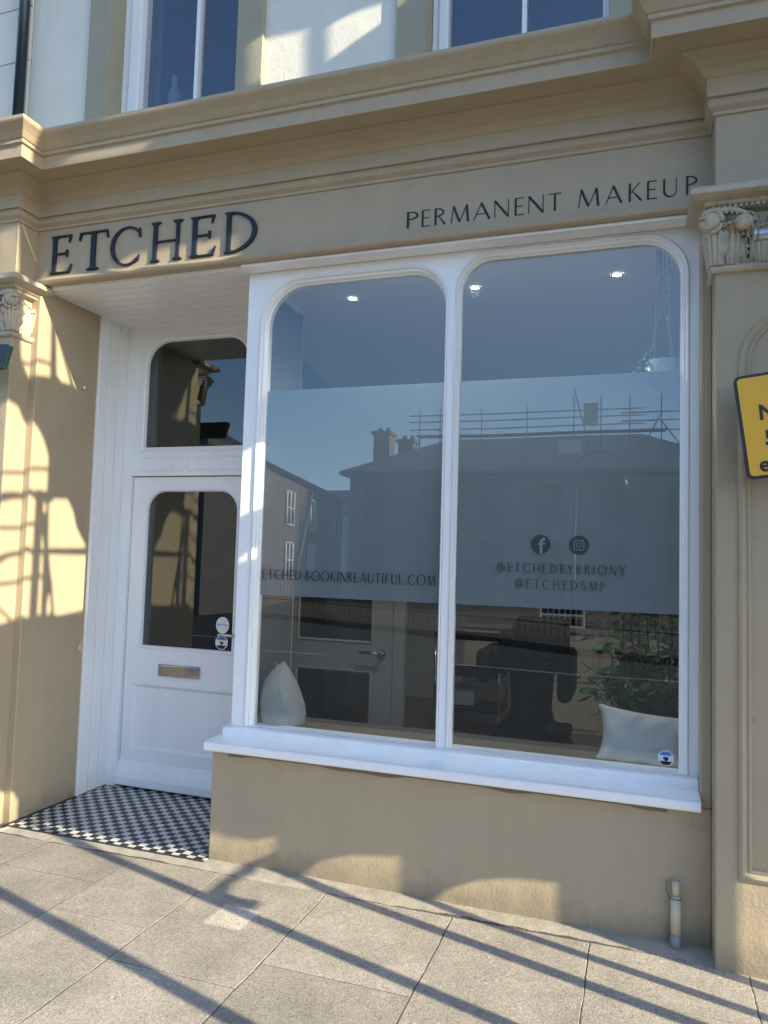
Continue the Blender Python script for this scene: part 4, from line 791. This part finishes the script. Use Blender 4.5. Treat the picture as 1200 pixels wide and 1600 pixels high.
# ------------------------------------------------------------------ cast iron and timber verandah, out of view to the right: added to shape the sun patches
SCREEN=[(-1.909, 2.79), (-1.69, 2.657), (-1.658, 2.636), (-1.541, 2.466), (-1.549, 2.416), (-1.491, 2.293), (-1.419, 2.16), (-1.346, 2.037), (-1.299, 2.067), (-1.275, 2.01), (-1.234, 1.953), (-1.191, 1.934), (-1.191, 1.801), (-1.191, 1.75), (-1.159, 1.701), (-1.143, 1.74), (-1.124, 1.757), (-1.086, 1.741), (-1.031, 1.685), (-0.986, 1.625), (-0.981, 1.603), (-0.993, 1.523), (-1.007, 1.476), (-0.994, 1.402), (-0.944, 1.464), (-0.908, 1.464), (-0.875, 1.441), (-0.843, 1.405), (-0.8, 1.347), (-0.8, 0.9), (-0.746, 0.9), (-0.747, 1.267), (-0.713, 1.212), (-0.676, 1.154), (-0.42, 1.154), (-0.42, 7.6), (-1.95, 7.6), (-1.909, 4.79)]
OPENINGS=[
  [(-1.817, 5.529), (-1.749, 5.058), (-1.712, 5.002), (-1.671, 4.953), (-1.634, 4.957), (-1.561, 4.967), (-1.577, 5.303), (-1.642, 5.564)],
  [(-1.548, 5.32), (-1.518, 4.996), (-1.468, 4.959), (-1.411, 4.961), (-1.289, 4.945), (-1.299, 5.071), (-1.498, 5.336)],
  [(-1.852, 4.798), (-1.829, 4.815), (-1.756, 4.795), (-1.709, 4.721), (-1.66, 4.682), (-1.645, 4.674), (-1.593, 4.616), (-1.546, 4.527), (-1.537, 4.502), (-1.534, 4.305), (-1.64, 4.295), (-1.654, 4.306), (-1.755, 4.304), (-1.841, 4.29)],
  [(-1.84, 4.246), (-1.757, 4.271), (-1.657, 4.28), (-1.597, 4.237), (-1.534, 3.983), (-1.533, 3.972), (-1.633, 3.97), (-1.648, 3.983), (-1.755, 3.967), (-1.833, 3.943)],
  [(-1.832, 3.907), (-1.754, 3.949), (-1.651, 3.962), (-1.632, 3.948), (-1.536, 3.95), (-1.53, 3.744), (-1.528, 3.595), (-1.632, 3.583), (-1.664, 3.6), (-1.752, 3.581), (-1.824, 3.569)],
  [(-1.574, 4.246), (-1.535, 4.249), (-1.534, 4.179), (-1.559, 4.177)],
  [(-1.52, 4.243), (-1.477, 4.277), (-1.374, 4.282), (-1.314, 4.202), (-1.279, 4.106), (-1.199, 4.011), (-1.192, 3.984), (-1.504, 3.976)],
  [(-1.497, 3.951), (-1.149, 3.949), (-1.12, 3.945), (-1.122, 3.606), (-1.387, 3.582), (-1.429, 3.592), (-1.459, 3.78), (-1.479, 3.854)],
  [(-1.479, 3.725), (-1.463, 3.713), (-1.448, 3.605), (-1.469, 3.587), (-1.49, 3.603), (-1.49, 3.67)],
  [(-1.201, 3.384), (-1.17, 3.412), (-1.146, 3.402), (-1.148, 3.347), (-1.177, 3.358)],
  [(-1.266, 6.136), (-1.217, 6.129), (-1.139, 6.013), (-1.138, 5.751), (-1.179, 5.775), (-1.264, 5.91)],
  [(-1.107, 5.967), (-1.065, 5.944), (-1.003, 5.87), (-1.003, 5.781), (-1.054, 5.775), (-1.104, 5.76)],
  [(-0.992, 5.791), (-0.955, 5.792), (-0.993, 5.876)],
  [(-1.823, 5.877), (-1.805, 5.88), (-1.732, 5.776), (-1.651, 5.647), (-1.668, 5.64), (-1.767, 5.781)],
  [(-1.844, 6.115), (-1.826, 6.16), (-1.808, 6.14), (-1.792, 6.027), (-1.793, 5.992), (-1.824, 6.075)],
  [(-1.877, 5.847), (-1.819, 5.781), (-1.807, 5.615), (-1.782, 5.39), (-1.79, 5.367), (-1.87, 5.511)],
]

V = thing('street_occluder', (2.4, -1.2, 0.0), 'cream verandah screen added out of view, its openings cut to shape the sun patches', 'occluder')
g = MB(); g.plate(SCREEN, [o[::-1] for o in OPENINGS], 2.385, 2.415, axis='x'); g.build('sun_patch_screen', M_screen, V)
for (y, w, z0, z1) in ((-2.137, 0.060, 0, 7.6), (-1.588, 0.055, 0, 4.30), (-1.182, 0.055, 0, 1.85), (-0.985, 0.045, 0, 1.65), (-0.773, 0.054, 0, 0.95)):
    g = MB(); g.tube([(2.4, y, z0), (2.4, y, z1)], w*0.56, 12); g.build('column', M_iron, V)
for (ya, za, yb, zb, r) in ((-1.90, 4.40, -1.52, 4.44, 0.010), (-1.90, 4.10, -1.53, 4.12, 0.011), (-1.90, 3.79, -1.52, 3.82, 0.011), (-1.84, 3.70, -1.70, 3.59, 0.010), (-1.50, 5.20, -1.38, 4.96, 0.016), (-1.75, 5.04, -1.55, 5.05, 0.010)):
    g = MB(); g.tube([(2.4, ya, za), (2.4, yb, zb)], r, 6); g.build('shadow_rod', M_iron, V)  # thin rods placed to throw the bar shadows on the reveal
g = MB(); g.plate([(-1.561, 1.842), (-1.271, 1.841), (-1.188, 1.849), (-1.188, 1.825), (-1.294, 1.812), (-1.421, 1.826), (-1.499, 1.808), (-1.502, 1.776), (-1.46, 1.734), (-1.546, 1.727)], [], 2.385, 2.415, axis='x'); g.build('bracket', M_iron, V)  # outline drawn for the branching shadow on the pavement
# ------------------------------------------------------------------ across the street, seen in the glass
OB = thing('opposite_building', (-4, -26, 0), 'large dark stone building with slate roof and chimneys reflected in the shop window', 'building')
g = MB(); g.box(-10.9, 3.4, -34, -24, -0.1, 4.9); g.build('wall', M_stonebk, OB)
def hip(g, x0, x1, y0, y1, z0, z1, ins, e=0.35):
    x0 -= e; x1 += e; y0 -= e; y1 += e
    g.add([(x0, y0, z0), (x1, y0, z0), (x1, y1, z0), (x0, y1, z0), (x0+ins, y0+ins, z1), (x1-ins, y0+ins, z1), (x1-ins, y1-ins, z1), (x0+ins, y1-ins, z1), (x0, y0, z0-0.15), (x1, y0, z0-0.15), (x1, y1, z0-0.15), (x0, y1, z0-0.15)],
          [(0, 1, 5, 4), (1, 2, 6, 5), (2, 3, 7, 6), (3, 0, 4, 7), (4, 5, 6, 7), (8, 9, 1, 0), (9, 10, 2, 1), (10, 11, 3, 2), (11, 8, 0, 3), (8, 11, 10, 9)])
g = MB(); hip(g, -10.9, 3.4, -34, -24, 4.95, 6.75, 3.6); g.build('roof', M_slate, OB)
for (x0, x1, y, zt) in ((-10.5, -9.8, -25.6, 6.75), (-9.75, -9.1, -26.6, 6.55)):
    g = MB(); g.box(x0, x1, y-0.7, y, 5.0, zt); g.box(x0-0.08, x1+0.08, y-0.78, y+0.08, zt, zt+0.14)
    for k in range(2): g.tube([(x0+0.18+0.34*k, y-0.35, zt+0.14), (x0+0.18+0.34*k, y-0.35, zt+0.35)], [0.11, 0.09], 8)
    g.build('chimney', M_stonebk, OB)
for x in (-9.8, -7.6, -5.2, -3.0, -0.8, 1.4):
    for z in (0.9, 3.0):
        g = MB(); g.box(x-0.45, x+0.45, -24.0, -23.97, z, z+1.4); o = g.build('window', M_iron, OB)
        f = MB(); f.box(x-0.5, x+0.5, -23.968, -23.94, z-0.08, z); f.box(x-0.02, x+0.02, -23.968, -23.95, z, z+1.4); f.box(x-0.45, x+0.45, -23.968, -23.951, z+0.68, z+0.72); f.build('sash', M_stonebk, o)
M_pole = mat('weathered pole', (0.16, 0.17, 0.18), 0.6)
SC = thing('roof_scaffold', (-3, -24, 6), 'scaffold poles and guard rails along the roof of the opposite building', 'scaffold')
def pole(a, b, n='scaffold_pole', r=0.026): g = MB(); g.tube([a, b], r, 6); g.build(n, M_pole, SC)
for x in (-8.0, -7.2, -5.6, -3.9, -2.2, -1.25, -0.3, 0.75): pole((x, -23.8, 5.6), (x, -23.8, 7.35+0.25*(x > -2.3)))
for z in (6.55, 6.85, 7.1): pole((-8.4, -23.78, z), (0.2, -23.78, z))
for z in (6.3, 6.65, 6.95): pole((-0.6, -23.82, z), (1.5, -23.82, z))
pole((-2.2, -23.75, 7.9), (-1.5, -23.75, 5.2)); pole((0.75, -23.75, 6.6), (1.6, -23.75, 5.4)); pole((0.1, -23.75, 5.6), (0.75, -23.75, 6.9)); pole((-5.2, -23.75, 4.0), (-5.0, -23.75, 5.9))
g = MB(); g.box(-8.1, 0.9, -24.2, -23.7, 6.28, 6.33); g.build('scaffold_board', M_bark, SC)
g = MB(); g.box(-1.85, -1.35, -23.79, -23.75, 6.5, 7.35); g.build('hoist_panel', M_pale, SC)
g = MB(); g.box(-2.7, -1.9, -23.74, -23.70, 5.5, 6.0); g.build('banner', M_pale, SC)
TB = thing('brick_terrace', (-15, -22, 0), 'red brick terrace with slate roof reflected in the left pane', 'building')
g = MB(); c = [(-10.4, -15.6), (-13.6, -30.0), (-24, -30), (-22, -15.6)]; g.plate(c, [], -0.1, 4.25, 'z'); g.build('wall', M_brick, TB)
g = MB(); g.add([(-10.05, -15.2, 4.2), (-13.3, -30.4, 4.2), (-24.4, -30.4, 4.2), (-22.3, -15.2, 4.2), (-15.8, -18.5, 6.4), (-17.5, -27.5, 6.4)], [(0, 1, 5, 4), (1, 2, 5), (2, 3, 4, 5), (3, 0, 4), (0, 3, 2, 1)]); g.build('roof', M_slate, TB)
for t in (0.25, 0.5, 0.8):
    p = Vector((-10.4, -15.6, 0)).lerp(Vector((-13.6, -30, 0)), t); d = Vector((-3.2, -14.4, 0)).normalized(); n_ = Vector((14.4, -3.2, 0)).normalized()
    for (z0, z1) in ((2.6, 3.7), (0.8, 2.0)):
        g = MB(); a = p-d*0.5+n_*0.02; b = p+d*0.5+n_*0.02; m_ = p+n_*0.045
        g.add([(a.x, a.y, z0), (b.x, b.y, z0), (b.x, b.y, z1), (a.x, a.y, z1), (a.x-n_.x*.1, a.y-n_.y*.1, z0), (b.x-n_.x*.1, b.y-n_.y*.1, z0), (b.x-n_.x*.1, b.y-n_.y*.1, z1), (a.x-n_.x*.1, a.y-n_.y*.1, z1)], [(0, 1, 2, 3), (4, 7, 6, 5), (0, 4, 5, 1), (3, 2, 6, 7), (0, 3, 7, 4), (1, 5, 6, 2)])
        o = g.build('window', M_iron, TB); f = MB()
        for q in (-0.5, 0.0, 0.5): e = m_+d*q; f.tube([(e.x, e.y, z0), (e.x, e.y, z1)], 0.05, 4)
        for zq in (z0, (z0+z1)/2, z1): f.tube([(a.x+n_.x*.03, a.y+n_.y*.03, zq), (b.x+n_.x*.03, b.y+n_.y*.03, zq)], 0.04, 4)
        f.build('sash', M_pale, o)
CT = thing('pale_cottage', (-17, -44, 0), 'distant pale house between the terrace and the dark building', 'house')
g = MB(); g.box(-24, -15, -48, -42, -0.1, 4.4); g.build('wall', M_pale, CT)
g = MB(); hip(g, -24, -15, -48, -42, 4.45, 6.2, 2.2, 0.3); g.build('roof', M_slate, CT)
PS = thing('pale_shop', (-13, -13, 0), 'pale rendered shop glimpsed in the upper door light', 'building')
g = MB(); g.box(-16.5, -10.8, -14.5, -12, 3.3, 4.5); g.build('wall', mat('white render', (0.8, 0.79, 0.76), 0.7), PS)
g = MB(); hip(g, -16.5, -10.8, -14.5, -12, 4.55, 5.2, 1.0, 0.15); g.build('roof', M_slate, PS)
g = MB(); g.box(-16.5, -10.8, -14.5, -12, -0.1, 3.295); g.build('shopfront', M_slate, PS)
g = MB(); g.box(-13.2, -12.2, -12.0, -11.97, 1.0, 2.2); g.build('window', M_iron, PS)
# railings along the far pavement
RL = thing('street_railings', far(-6, 1.8)+(0,), 'black iron railings along the far pavement, reflected in the glass', 'railings')
g = MB(); a = Vector(far(-24, 1.8)+(0,)); b = Vector(far(8, 1.8)+(0,)); L_ = (b-a).length
for z in (0.25, 0.95): g.tube([a+Vector((0, 0, z)), b+Vector((0, 0, z))], 0.02, 5)
g.build('rail', M_iron, RL)
g = MB(); k = int(L_/0.16)
for i in range(k): p = a.lerp(b, i/k); g.tube([(p.x, p.y, 0.0), (p.x, p.y, 1.08), (p.x, p.y, 1.16)], [0.012, 0.012, 0.002], 4, caps=False)
o = g.build('uprights', M_iron, RL); o['kind'] = 'stuff'
LP = thing('lamp_post', far(-1.2, 1.0)+(0,), 'tall lamp post with a hooked arm across the street', 'lamp post')
q = far(-1.2, 1.0); g = MB(); g.tube([(q[0], q[1], 0), (q[0], q[1], 0.9), (q[0], q[1], 3.3)], [0.06, 0.04, 0.03], 10); g.build('post', M_iron, LP)
g = MB(); g.tube([(q[0]+0.9*(1-math.cos(t*math.pi/10))/2, q[1], 3.3+0.5*math.sin(t*math.pi/10)) for t in range(11)], 0.018, 6); g.build('arm', M_iron, LP)
g = MB(); g.tube([(q[0]+0.9, q[1], 3.3), (q[0]+0.9, q[1], 3.15), (q[0]+0.9, q[1], 2.95)], [0.04, 0.12, 0.09], 10); g.build('lantern', M_iron, LP)
